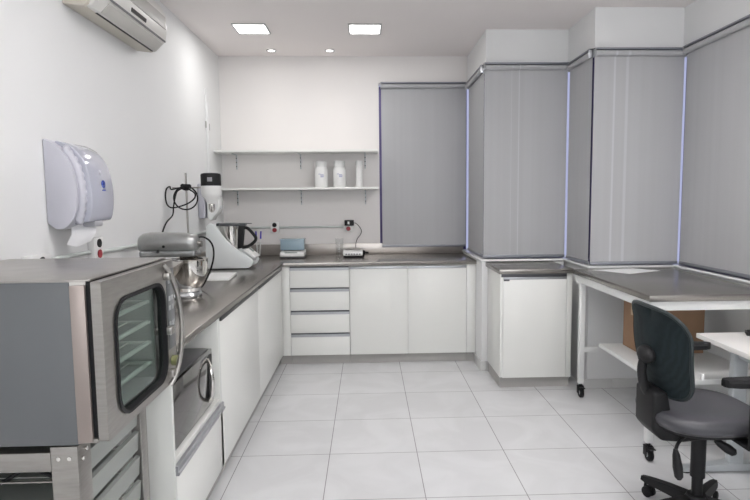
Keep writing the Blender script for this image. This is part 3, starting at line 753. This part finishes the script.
cd.tube([(-1.355, 4.25, 1.61), (-1.40, 4.24, 1.585), (-1.42, 4.24, 1.53), (-1.43, 4.235, 1.47), (-1.428, 4.2, 1.41), (-1.44, 4.1, 1.36), (-1.44, 4.0, 1.28), (-1.44, 3.9, 1.15), (-1.43, 3.85, ZT+.12), (-1.42, 3.8, ZT+.007)], .0055, 8, 5)
cd.tube([(-1.35, 4.26, 1.62), (-1.45, 4.27, 1.60), (-1.452, 4.24, 1.62), (-1.45, 4.16, 1.60), (-1.445, 4.12, 1.54), (-1.44, 4.14, 1.485), (-1.42, 4.2, 1.465), (-1.34, 4.25, 1.49), (-1.285, 4.26, 1.53), (-1.28, 4.26, 1.57), (-1.34, 4.27, 1.61)], .0055, 8, 5)
cd.build('power_cord', rubber, so)

# ------------------------------------------------------------------ thermal food processor
fp = thing('food_processor', 'white food processor with steel jug and black handle on left worktop', 'food processor', (-1.16, 4.78, ZT))
yc = 4.78
prof = [(-1.335, ZT+.008), (-1.345, 1.05), (-1.34, 1.20), (-1.325, 1.31), (-1.30, 1.33), (-1.27, 1.325), (-1.24, 1.29), (-1.21, 1.24), (-1.17, 1.19), (-1.11, 1.13), (-1.03, 1.075), (-.975, 1.04), (-.955, 1.01), (-.975, .975), (-1.0, ZT+.008)]
base = MB().prism(prof, 'y', yc-.13, yc-.105, bev=.006, seg=2)
base.prism(prof, 'y', yc+.105, yc+.13, bev=.006, seg=2)
base.prism([(-1.335, ZT+.008), (-1.34, 1.06), (-1.335, 1.30), (-1.31, 1.32), (-1.285, 1.30), (-1.28, 1.06), (-1.10, 1.04), (-1.01, 1.045), (-.97, 1.01), (-.985, .975), (-1.01, ZT+.008)], 'y', yc-.106, yc+.106, bev=.005)
base.build('housing', mat('processor_white', (.70, .73, .73), .3, var=.02), fp)
MB().box(-1.32, -1.02, yc-.11, yc+.11, ZT+.001, ZT+.009).build('foot_plate', rubber, fp)
jug = MB().lathe([(0, 1.06), (.06, 1.06), (.066, 1.08), (.085, 1.25), (.088, 1.305), (0, 1.305)], (-1.165, yc-.01, 0), 40).build('jug', chrome, fp)
MB().lathe([(0, 1.327), (.05, 1.327), (.086, 1.322), (.092, 1.315), (.092, 1.303), (0, 1.303)], (-1.165, yc-.01, 0), 36).box(-1.275, -1.03, yc-.04, yc+.02, 1.302, 1.325, .005).box(-1.04, -.985, yc-.02, yc, 1.318, 1.324, .002).build('lid', mat('lid_black', (.03, .035, .04), .3), jug)
MB().prism([(-1.09, 1.30), (-1.045, 1.305), (-1.05, 1.24), (-1.062, 1.14), (-1.07, 1.115), (-1.10, 1.11)], 'y', yc-.035, yc+.015, bev=.006).tube([(-1.055, yc-.01, 1.285), (-1.02, yc-.01, 1.28), (-.97, yc-.01, 1.225), (-.955, yc-.01, 1.195), (-.97, yc-.01, 1.165), (-1.02, yc-.01, 1.13), (-1.07, yc-.01, 1.12)], .0135, 12, 5).build('handle', black, jug)
pn = MB().prism([(-1.045, 1.098), (-1.02, 1.112), (-.945, 1.045), (-.962, 1.028)], 'y', yc-.09, yc+.09, bev=.004).build('control_panel', white_plastic, fp)
for k in range(3):
    x = -1.022+.026*k; z = 1.102-.024*k
    MB().sphere((x, yc-.04, z), .011, (1, 1, .6), 14).build('button', mat('button_grey', (.35, .36, .37), .4), pn)
MB().prism([(-1.02, 1.114), (-.985, 1.083), (-.987, 1.080), (-1.023, 1.111)], 'y', yc, yc+.07).build('display', mat('lcd_grey', (.25, .29, .27), .2), pn)

fp.location.x += .015

# ------------------------------------------------------------------ wall things on left wall
# towel dispenser
def curve_profile(pts, n=6):
    P = [Vector((p[0], p[1], 0)) for p in pts]; Q = []
    for i in range(len(P)-1):
        p0 = P[max(i-1, 0)]; p1 = P[i]; p2 = P[i+1]; p3 = P[min(i+2, len(P)-1)]
        for k in range(n):
            u = k/n; q = .5*((2*p1)+(-p0+p2)*u+(2*p0-5*p1+4*p2-p3)*u*u+(-p0+3*p1-3*p2+p3)*u**3); Q.append((q.x, q.y))
    Q.append((P[-1].x, P[-1].y)); return Q
td = thing('towel_dispenser', 'white paper towel dispenser with tinted cover on left wall above oven', 'dispenser', (XL+.1, 2.72, 1.40))
side = [(XL+.002, 1.802)] + curve_profile([(XL+.03, 1.79), (XL+.075, 1.755), (XL+.115, 1.69), (XL+.138, 1.60), (XL+.135, 1.50), (XL+.112, 1.43), (XL+.075, 1.395), (XL+.04, 1.392)]) + [(XL+.002, 1.42)]
MB().prism(side, 'y', 2.63, 2.90, bev=.004).build('back_housing', lilac_plastic, td)
cov = [(XL+.03, 1.796)] + curve_profile([(XL+.065, 1.79), (XL+.115, 1.76), (XL+.160, 1.70), (XL+.182, 1.61), (XL+.186, 1.52), (XL+.176, 1.45), (XL+.165, 1.425)]) + [(XL+.10, 1.41), (XL+.06, 1.5)]
MB().prism(cov, 'y', 2.675, 2.905, bev=.006, seg=3).build('cover', lilac_cover, td)
rp_ = MB()
cp = curve_profile([(XL+.085, 1.755), (XL+.125, 1.69), (XL+.147, 1.60), (XL+.147, 1.50), (XL+.128, 1.43)], 5)
for i, (x, z) in enumerate(cp[::2]):
    rp_.sphere((x+.001, 2.668, z), .017, (1.0, 1.0, 1.25), 16)
rp_.tube([(x-.002, 2.664, z) for x, z in cp], .0165, 12)
rp_.build('wavy_edge', lilac_plastic, td)
MB().box(XL+.10, XL+.165, 2.74, 2.82, 1.398, 1.428, .008).build('lock_block', mat('lock_grey', (.40, .40, .43), .4), td)
lg = MB().lathe([(.010, 0), (.019, 0), (.019, .0015), (.010, .0015)], (XL+.1835, 2.80, 1.60), 28, axis='x').lathe([(0, 0), (.007, 0), (.007, .0015), (0, .0015)], (XL+.1835, 2.80, 1.60), 20, axis='x')
lg.box(XL+.184, XL+.187, 2.784, 2.816, 1.568, 1.574)
lg.build('logo', logo_blue, td)
MB().sphere((XL+.172, 2.79, 1.655), .013, (.5, 1, 1), 14).build('level_window', mat('level_grey', (.5, .5, .58), .3), td)
tw = MB(); R1 = []
for i in range(9):
    u = i/8; R1.append([(XL+.075+.055*u+.012*math.sin(4*v), 2.68+.12*u-.02*v, 1.41-.105*v*(1-.35*abs(u-.4))) for v in (0, .25, .5, .75, 1)])
tw.grid(R1)
tag(tw.build('paper_towel', mat('towel_paper', (.82, .82, .84), .8)), 'end of paper towel hanging from dispenser on left wall', 'paper towel')

# soap dispenser near the corner
sd = thing('soap_dispenser', 'white wall soap dispenser behind the overhead stirrer near far corner', 'dispenser', (XL+.1, 5.02, 1.33))
MB().box(XL+.002, XL+.06, 4.93, 5.10, 1.36, 1.66, .012, 3).build('back_plate', lilac_plastic, sd)
MB().prism([(XL+.075, 1.62)]+curve_profile([(XL+.11, 1.615), (XL+.16, 1.57), (XL+.178, 1.50), (XL+.172, 1.43), (XL+.155, 1.40)])+[(XL+.13, 1.375), (XL+.11, 1.34), (XL+.09, 1.345), (XL+.075, 1.37)], 'y', 4.94, 5.09, bev=.008, seg=3).build('tank', white_gloss, sd)
MB().box(XL+.155, XL+.18, 4.98, 5.05, 1.44, 1.47, .004).build('push_button', silver, sd)

# sockets
def socket(label, axis, a, z, reds, cat='socket', grp=None, w=.042, h=.11, depth=.04):
    """axis 'x': on back wall at x=a; 'y': on left wall at y=a"""
    loc = (a, YB-.02, z-h/2) if axis == 'x' else (XL+.02, a, z-h/2)
    t = thing('wall_socket', label, cat, loc, grp)
    def bx(u0, u1, d0, d1, z0, z1, b=0.0):
        return MB().box(u0, u1, YB-d1, YB-d0, z0, z1, b) if axis == 'x' else MB().box(XL+d0, XL+d1, u0, u1, z0, z1, b)
    bx(a-w, a+w, .001, depth, z-h/2, z+h/2, .006).build('box', white_plastic, t)
    for dz, m in reds:
        mb = MB()
        if axis == 'x': mb.lathe([(0, 0), (.021, 0), (.023, .006), (.015, .008), (.013, .003), (0, .003)], (a, YB-depth-.007, z+dz), 24, M=None, axis='y')
        else: mb.lathe([(0, 0), (.021, 0), (.023, .006), (.0, .008)], (XL+depth-.001, a, z+dz), 24, axis='x')
        mb.build('outlet', m, t)
    return t
socket('double round socket, black over red, on back wall left of blue tray', 'x', -.945, 1.235, ((.026, black), (-.026, red)))
s2 = socket('round red socket on back wall above the right-hand scale', 'x', -.198, 1.228, ((-.012, red),), h=.085)
ad = thing('power_adapter', 'black power adapter plugged in above the red socket', 'adapter', (-.185, YB-.06, 1.245))
MB().box(-.235, -.140, YB-.085, YB-.045, 1.247, 1.305, .006).build('adapter_body', black, ad)
MB().box(-.205, -.185, YB-.087, YB-.084, 1.262, 1.290, .001).build('sticker', white_plastic, ad)
cbp = [(-.142, YB-.07, 1.275), (-.12, YB-.07, 1.27), (-.085, YB-.06, 1.235), (-.065, YB-.055, 1.19), (-.08, YB-.055, 1.15), (-.11, YB-.055, 1.11), (-.125, YB-.06, 1.05), (-.118, YB-.07, 1.0), (-.09, YB-.08, ZT+.04), (-.06, YB-.11, ZT+.022)]
tag(recenter(MB().tube(cbp, .0035, 8, 6).build('adapter_cord', rubber)), 'thin cord running from the black adapter down to the scale', 'cord')
socket('double round socket, black over red, on left wall behind the oven', 'y', 3.03, 1.27, ((.028, black), (-.028, red)), w=.05, h=.12)
s4 = socket('low white socket box with one black outlet on left wall by towel dispenser', 'y', 2.50, 1.262, ((-.005, black),), w=.08, h=.055)
# conduits
def conduit(label, pts, r=.011):
    o = MB()
    for a, b in zip(pts[:-1], pts[1:]): o.rod(a, b, r, seg=12)
    return tag(recenter(o.build('wall_conduit', conduit_m)), label, 'conduit')
conduit('pale horizontal conduit on back wall between the two sockets', [(-.90, YB-.013, 1.235), (-.245, YB-.013, 1.235)])
conduit('pale horizontal conduit along left wall from the far corner socket', [(XL+.013, 3.09, 1.245), (XL+.013, YB-.03, 1.225)])
conduit('short pale conduit on back wall between far corner and black-over-red socket', [(XL+.04, YB-.013, 1.235), (-.99, YB-.013, 1.235)])
conduit('pale conduit on left wall under the towel dispenser', [(XL+.013, 2.585, 1.255), (XL+.013, 2.975, 1.255)])
vc = MB().box(XL+.001, XL+.022, 5.27, 5.30, 1.64, 2.40, .002).box(XL+.001, XL+.014, 5.275, 5.29, 2.40, 2.52, .001)
tag(recenter(vc.build('cable_channel', wall_m)), 'slim vertical cable channel on left wall near far corner', 'cable channel')
for (y, z) in ((5.255, 2.20), (5.36, 2.19)):
    tag(recenter(MB().box(XL+.001, XL+.012, y-.008, y+.008, z-.03, z+.03, .002).build('wall_clip', mat('clip_grey', (.45, .44, .43), .5))),
        'small grey clip %s the vertical cable channel on left wall' % ('on the near side of' if y < 5.3 else 'on the far side of'), 'clip')

# air conditioner
ac = thing('air_conditioner', 'white split air conditioner mounted high on the left wall', 'air conditioner', (XL+.1, 3.3, 2.46))
AY0, AY1 = 2.87, 3.76
MB().prism([(XL+.002, 2.468), (XL+.10, 2.458), (XL+.125, 2.475), (XL+.125, 2.60), (XL+.002, 2.76)], 'y', AY0, AY1, bev=.006).build('back_body', beige_plastic, ac)
fp_ = [(XL+.095, 2.462), (XL+.125, 2.462), (XL+.178, 2.515), (XL+.188, 2.53), (XL+.20, 2.60), (XL+.195, 2.68), (XL+.165, 2.745), (XL+.12, 2.775), (XL+.02, 2.778), (XL+.02, 2.70), (XL+.09, 2.60)]
MB().prism(fp_, 'y', AY0+.02, AY1, bev=.01, seg=3).build('front_cover', ac_white, ac)
MB().prism([(XL+.100, 2.4605), (XL+.112, 2.4585), (XL+.115, 2.4615), (XL+.104, 2.4635)], 'y', AY0+.12, AY1-.03).build('air_slot', black, ac)
n_ = Vector((.7071, 0, -.7071))
MB().prism([(XL+.130, 2.4635), (XL+.1335, 2.460), (XL+.1775, 2.5045), (XL+.174, 2.508)], 'y', AY0+.12, AY1-.03, bev=.0008).build('louver', mat('louver_grey', (.50, .49, .46), .4), ac)
MB().prism([(XL+.1845, 2.517), (XL+.187, 2.5165), (XL+.1895, 2.527), (XL+.187, 2.5275)], 'y', AY0+.10, AY1-.01).build('seam', alu_dark, ac)
MB().prism([(XL+.1905, 2.543), (XL+.1945, 2.542), (XL+.1985, 2.562), (XL+.1945, 2.564)], 'y', 3.22, 3.42).build('badge', mat('badge_dark', (.03, .028, .026), .6, spec=.2), ac)
MB().prism([(XL+.1985, 2.59), (XL+.202, 2.59), (XL+.199, 2.67), (XL+.195, 2.67)], 'y', AY0+.10, AY1-.03, bev=.001).build('front_grille', mat('grille_grey', (.40, .39, .37), .5), ac)

# ------------------------------------------------------------------ shelves and jars
def shelf(z, label):
    t = thing('wall_shelf', label, 'shelf', (-.67, YB-.13, z-.02))
    MB().box(XL+.002, .108, YB-.30, YB-.002, z-.022, z, .002).build('board', lam, t)
    for x in (-1.31, -.67, -.02):
        b = MB().box(x-.006, x+.006, YB-.016, YB-.002, z-.17, z-.023, .002).box(x-.005, x+.005, YB-.20, YB-.016, z-.032, z-.023, .001)
        br = b.build('bracket', silver, t)
        for dz in (.06, .10, .14): MB().cyl((x, YB-.0195, z-dz), .0055, .004, 'y', 10).build('screw', black, br)
    return t
shelf(1.992, 'long white wall shelf, upper empty one on back wall')
shelf(1.632, 'long white wall shelf holding white jars, lower one on back wall')
def jar(x, r, h, narrow=False):
    t = thing('plastic_jar', '', 'jar', (x, YB-.17, 1.632))
    z = 1.6325; c = (x, YB-.17, z)
    if not narrow:
        MB().lathe([(0, 0), (r*.93, 0), (r, .008), (r*1.0, h*.60), (r*.97, h*.68), (r*.80, h*.76), (r*.78, h*.80), (0, h*.80)], c, 36).build('jar_body', white_plastic, t)
        MB().lathe([(0, h*.79), (r*.84, h*.79), (r*.84, h*.97), (r*.80, h), (0, h)], c, 36).build('lid', white_gloss, t)
        mb = MB()
        for k, (dx, dz, w) in enumerate(((-.012, .125, .02), (.012, .118, .032), (.014, .107, .034), (.012, .098, .03))):
            mb.box(x+dx-w/2, x+dx+w/2, YB-.17-r-.0012, YB-.17-r*.93, z+dz, z+dz+.006)
        mb.build('printed_label', ink, t)
    else:
        MB().lathe([(0, 0), (r*.95, 0), (r, .006), (r, h*.84), (0, h*.84)], c, 32).build('jar_body', white_plastic, t)
        MB().lathe([(0, h*.84), (r*1.0, h*.84), (r*1.0, h*.98), (r*.95, h), (0, h)], c, 32).build('lid', white_gloss, t)
    return t
j = jar(-.452, .064, .256); j['label'] = 'wide white screw-top jar, left of the pair on lower shelf'; j['group'] = 'jars on the lower shelf'
j = jar(-.272, .064, .256); j['label'] = 'wide white screw-top jar nearest the narrow jar on lower shelf'; j['group'] = 'jars on the lower shelf'
j = jar(-.078, .035, .256, True); j['label'] = 'tall narrow white canister at right end of lower shelf'; j['group'] = 'jars on the lower shelf'

# ------------------------------------------------------------------ small things on back counter
sc_ = thing('laboratory_scale', 'white flat laboratory scale under the smoky blue tray', 'scale', (-.765, 5.56, ZT))
MB().box(-.885, -.645, 5.46, 5.67, ZT+.001, ZT+.02, .006).build('base', mat('scale_dark', (.08, .08, .085), .4), sc_)
MB().prism([(5.455, ZT+.018), (5.455, ZT+.045), (5.49, ZT+.062), (5.66, ZT+.070), (5.66, ZT+.018)], 'x', -.88, -.65, bev=.006).build('housing', white_plastic, sc_)
MB().box(-.835, -.715, 5.455, 5.4575, ZT+.048, ZT+.058, .0005, M=Matrix.Translation((0, .006, .002))).build('display', mat('lcd_grey', (.25, .29, .27), .2), sc_)
MB().box(-.85, -.68, 5.51, 5.64, ZT+.069, ZT+.075, .004).build('pan', steel, sc_)
bt = MB()
z0 = ZT+.0755
bt.box(-.88, -.655, 5.50, 5.65, z0, z0+.004).box(-.88, -.655, 5.50, 5.503, z0, z0+.105, .001).box(-.88, -.655, 5.647, 5.65, z0, z0+.105, .001).box(-.88, -.877, 5.50, 5.65, z0, z0+.105, .001).box(-.658, -.655, 5.50, 5.65, z0, z0+.105, .001)
bt.box(-.886, -.649, 5.494, 5.656, z0+.100, z0+.107, .002)
tag(recenter(bt.build('plastic_tray', bluebin)), 'smoky blue translucent plastic tray standing on the left scale', 'tray')
s2_ = thing('laboratory_scale', 'white laboratory scale with black base below the power adapter', 'scale', (-.165, 5.56, ZT))
MB().box(-.255, -.070, 5.46, 5.66, ZT+.001, ZT+.022, .006).build('base', rubber, s2_)
MB().prism([(5.452, ZT+.02), (5.452, ZT+.05), (5.50, ZT+.064), (5.655, ZT+.072), (5.655, ZT+.02)], 'x', -.258, -.068, bev=.006).build('housing', white_gloss, s2_)
for k in range(6): MB().box(-.235+.026*k, -.218+.026*k, 5.449, 5.453, ZT+.029, ZT+.040, .001).build('button', mat('button_dark', (.06, .06, .07), .4), s2_)
MB().box(-.24, -.085, 5.52, 5.645, ZT+.072, ZT+.080, .004).build('pan', steel, s2_)
kn = thing('rubber_bulb', 'small black rubber pipette bulb beside the right-hand scale', 'bulb', (-.04, 5.54, ZT))
MB().sphere((-.048, 5.54, ZT+.040), .026, (.9, 1, .95)).cyl((-.048, 5.54, ZT+.001), .012, .02).build('bulb', rubber, kn)
MB().cyl((-.025, 5.54, ZT+.040), .010, .03, 'x', 14).build('nozzle', black, kn)
bk = thing('measuring_beaker', 'clear tall plastic beaker left of the right-hand scale', 'beaker', (-.315, 5.60, ZT))
MB().lathe([(0, .002), (.030, .002), (.034, .006), (.042, .175), (.045, .178), (.0425, .179), (.040, .175), (.0325, .010), (0, .008)], (-.315, 5.60, ZT), 36).build('cup', clear_glass, bk)
mb = MB()
for k in range(5): mb.box(-.322, -.306, 5.561-.0008*k, 5.563-.0008*k, ZT+.05+.022*k, ZT+.0515+.022*k)
mb.build('graduations', mat('grad_white', (.8, .8, .8), .5), bk)
for _o in (sc_, bk): _o.location.x += .03
s2_.location.x += .015
bpy.data.objects['plastic_tray'].location.x += .03
# pens with blue caps in a narrow glass
gt = thing('glass_tube', 'slim clear glass beside the food processor holding blue pens', 'glass', (-1.085, 5.62, ZT))
MB().lathe([(0, .002), (.026, .002), (.028, .006), (.031, .15), (.029, .15), (.026, .010), (0, .008)], (-1.085, 5.62, ZT), 28).build('tube', clear_glass, gt)
for i, (dx, dy, lx, ly) in enumerate(((-.012, 0, -.006, .0), (.010, .005, .012, .004))):
    p = thing('pen', ('blue-capped pen, left one in the slim clear glass', 'blue-capped pen, right one in the slim clear glass')[i], 'pen', (-1.085+dx, 5.62+dy, ZT+.012), 'pens in the slim glass')
    A = Vector((-1.085+dx, 5.62+dy, ZT+.012)); B = A+Vector((lx, ly, .17))
    MB().rod(A, B, .0045, seg=12).build('barrel', white_plastic, p)
    MB().rod(B, B+(B-A).normalized()*.075, .008, .0075, seg=12).build('cap', blue, p)

# ------------------------------------------------------------------ lights in the ceiling
def panel_light(x, y, label, power, group='square ceiling light panels', s=.125):
    t = thing('ceiling_light', label, 'light', (x, y, ZC-.012), group)
    f = MB(); 
    for a in ((x-s-.012, x-s, y-s-.012, y+s+.012), (x+s, x+s+.012, y-s-.012, y+s+.012), (x-s, x+s, y-s-.012, y-s), (x-s, x+s, y+s, y+s+.012)): f.box(*a, ZC-.010, ZC-.0005, .001)
    f.build('frame', mat('light_frame', (.45, .45, .46), .4), t)
    MB().box(x-s, x+s, y-s, y+s, ZC-.006, ZC-.001).build('diffuser', panel_e, t)
    L = bpy.data.lights.new('panel_lamp', 'AREA'); L.shape = 'SQUARE'; L.size = 2*s*.96; L.energy = power; L.color = (1, .985, .975)
    o = bpy.data.objects.new('panel_lamp', L); col.objects.link(o); o.parent = t; o.location = (0, 0, .0035)
    return t
panel_light(-.945, 4.88, 'square lit ceiling panel nearest the left wall', 4.5)
panel_light(-.005, 4.88, 'square lit ceiling panel, right-hand one of the visible pair', 5.5)
panel_light(1.25, 2.3, 'added square lit ceiling panel over the office chair, outside the view', 8)  # this and the next three panels are added out of view for more light
panel_light(-.5, 2.3, 'added square lit ceiling panel over the oven side, outside the view', 2)
panel_light(1.25, -.2, 'added square lit ceiling panel at rear right, outside the view', 8)
panel_light(-.3, -.2, 'added square lit ceiling panel at rear left, outside the view', 3)
for i, x in enumerate((-.90, -.345)):
    t = thing('downlight', ('small round ceiling downlight over far left of the back wall', 'small round ceiling downlight over middle of the back wall')[i], 'light', (x, 5.58, ZC-.012), 'round downlights')
    MB().lathe([(.030, -.001), (.033, -.006), (.045, -.006), (.047, -.0005)], (x, 5.58, ZC), 32).build('ring', mat('light_frame', (.45, .45, .46), .4), t)
    MB().cyl((x, 5.58, ZC-.004), .031, .003).build('lens', spot_e, t)
    L = bpy.data.lights.new('spot_lamp', 'SPOT'); L.energy = 2.5; L.spot_size = math.radians(75); L.spot_blend = .8; L.shadow_soft_size = .03; L.color = (1, .90, .84)
    o = bpy.data.objects.new('spot_lamp', L); col.objects.link(o); o.parent = t; o.location = (0, 0, -.004); 

pu = thing('added_uplight', 'added white pendant fill lamp brightening the ceiling, outside the view', 'light', (.9, 2.75, 2.46))  # unseen lamp added to brighten the ceiling
MB().prism([(2.60, 2.50), (2.64, 2.46), (2.76, 2.46), (2.80, 2.50), (2.792, 2.505), (2.755, 2.47), (2.645, 2.47), (2.608, 2.505)], 'x', 0, 1.8).build('trough', white_metal, pu)
for x in (.2, 1.6): MB().rod((x, 2.7, 2.47), (x, 2.7, ZC), .003, seg=8).build('suspension_cable', alu, pu)
L = bpy.data.lights.new('added_uplight_lamp', 'AREA'); L.shape = 'RECTANGLE'; L.size = 1.7; L.size_y = .11; L.energy = 74; L.color = (.965, .98, 1)
o = bpy.data.objects.new('added_uplight_lamp', L); col.objects.link(o); o.parent = pu; o.location = (0, 0, .03); o.rotation_euler = (PI, 0, 0)
pu.location.y = 1.95
# unseen frame and glowing pane added on the rear wall for frontal fill
fw = struct(MB().box(-.9, 1.9, YF+.001, YF+.03, .95, .99, .002).box(-.9, 1.9, YF+.001, YF+.03, 2.43, 2.47, .002).box(-.9, -.86, YF+.001, YF+.03, .99, 2.43, .002).box(1.86, 1.9, YF+.001, YF+.03, .99, 2.43, .002).box(.48, .52, YF+.001, YF+.03, .99, 2.43, .002), 'window_7', white_metal)
struct(MB().box(-.86, 1.86, YF+.002, YF+.008, .99, 2.43), 'window_8', mat('glowing_fill_pane', (.8, .8, .82), .3, emit=(.95, .98, 1), estr=1.0), fw)
L = bpy.data.lights.new('front_fill_lamp', 'AREA'); L.shape = 'RECTANGLE'; L.size = 2.7; L.size_y = 1.4; L.energy = 27; L.color = (.94, .97, 1)  # added area lamp, frontal fill from behind the camera
o = bpy.data.objects.new('front_fill_lamp', L); col.objects.link(o); o.location = (.5, YF+.04, 1.71); o.rotation_euler = (PI/2, 0, 0)

for _o in bpy.data.objects:
    g_ = {'blind': 'grey roller blinds', 'cabinet': 'white base cabinets', 'socket': 'wall sockets', 'shelf': 'white wall shelves',
          'conduit': 'surface conduits', 'scale': 'laboratory scales', 'clip': 'clips by the cable channel'}.get(_o.get('category'))
    if g_ and 'group' not in _o: _o['group'] = g_

# ------------------------------------------------------------------ world + camera
w = bpy.data.worlds.new('World'); scene.world = w; w.use_nodes = True
nt = w.node_tree; bg = nt.nodes['Background']
bg.inputs['Color'].default_value = (.62, .66, 1.0, 1); bg.inputs['Strength'].default_value = .6
cam = bpy.data.cameras.new('Camera'); co = bpy.data.objects.new('Camera', cam); col.objects.link(co)
f, yaw, pit, rol, cxp = 565.33, -.0353, .0912, -.0089, 388.0
F = Vector((-math.sin(yaw)*math.cos(pit), math.cos(yaw)*math.cos(pit), -math.sin(pit)))
r = Vector((math.cos(yaw), math.sin(yaw), 0)); u = r.cross(F)
R_ = r*math.cos(rol)+u*math.sin(rol); U_ = -r*math.sin(rol)+u*math.cos(rol)
M = Matrix(((R_.x, U_.x, -F.x, 0), (R_.y, U_.y, -F.y, 0), (R_.z, U_.z, -F.z, 1.52), (0, 0, 0, 1)))
co.matrix_world = M
cam.sensor_width = 36; cam.lens = f/750*36; cam.shift_x = -(cxp-375)/750; cam.clip_start = .02
scene.camera = co
scene.view_settings.view_transform = 'Standard'
scene.view_settings.look = 'None'
scene.view_settings.exposure = .16
scene.view_settings.gamma = 1.05
try: scene.cycles.use_denoising = True
except Exception: pass
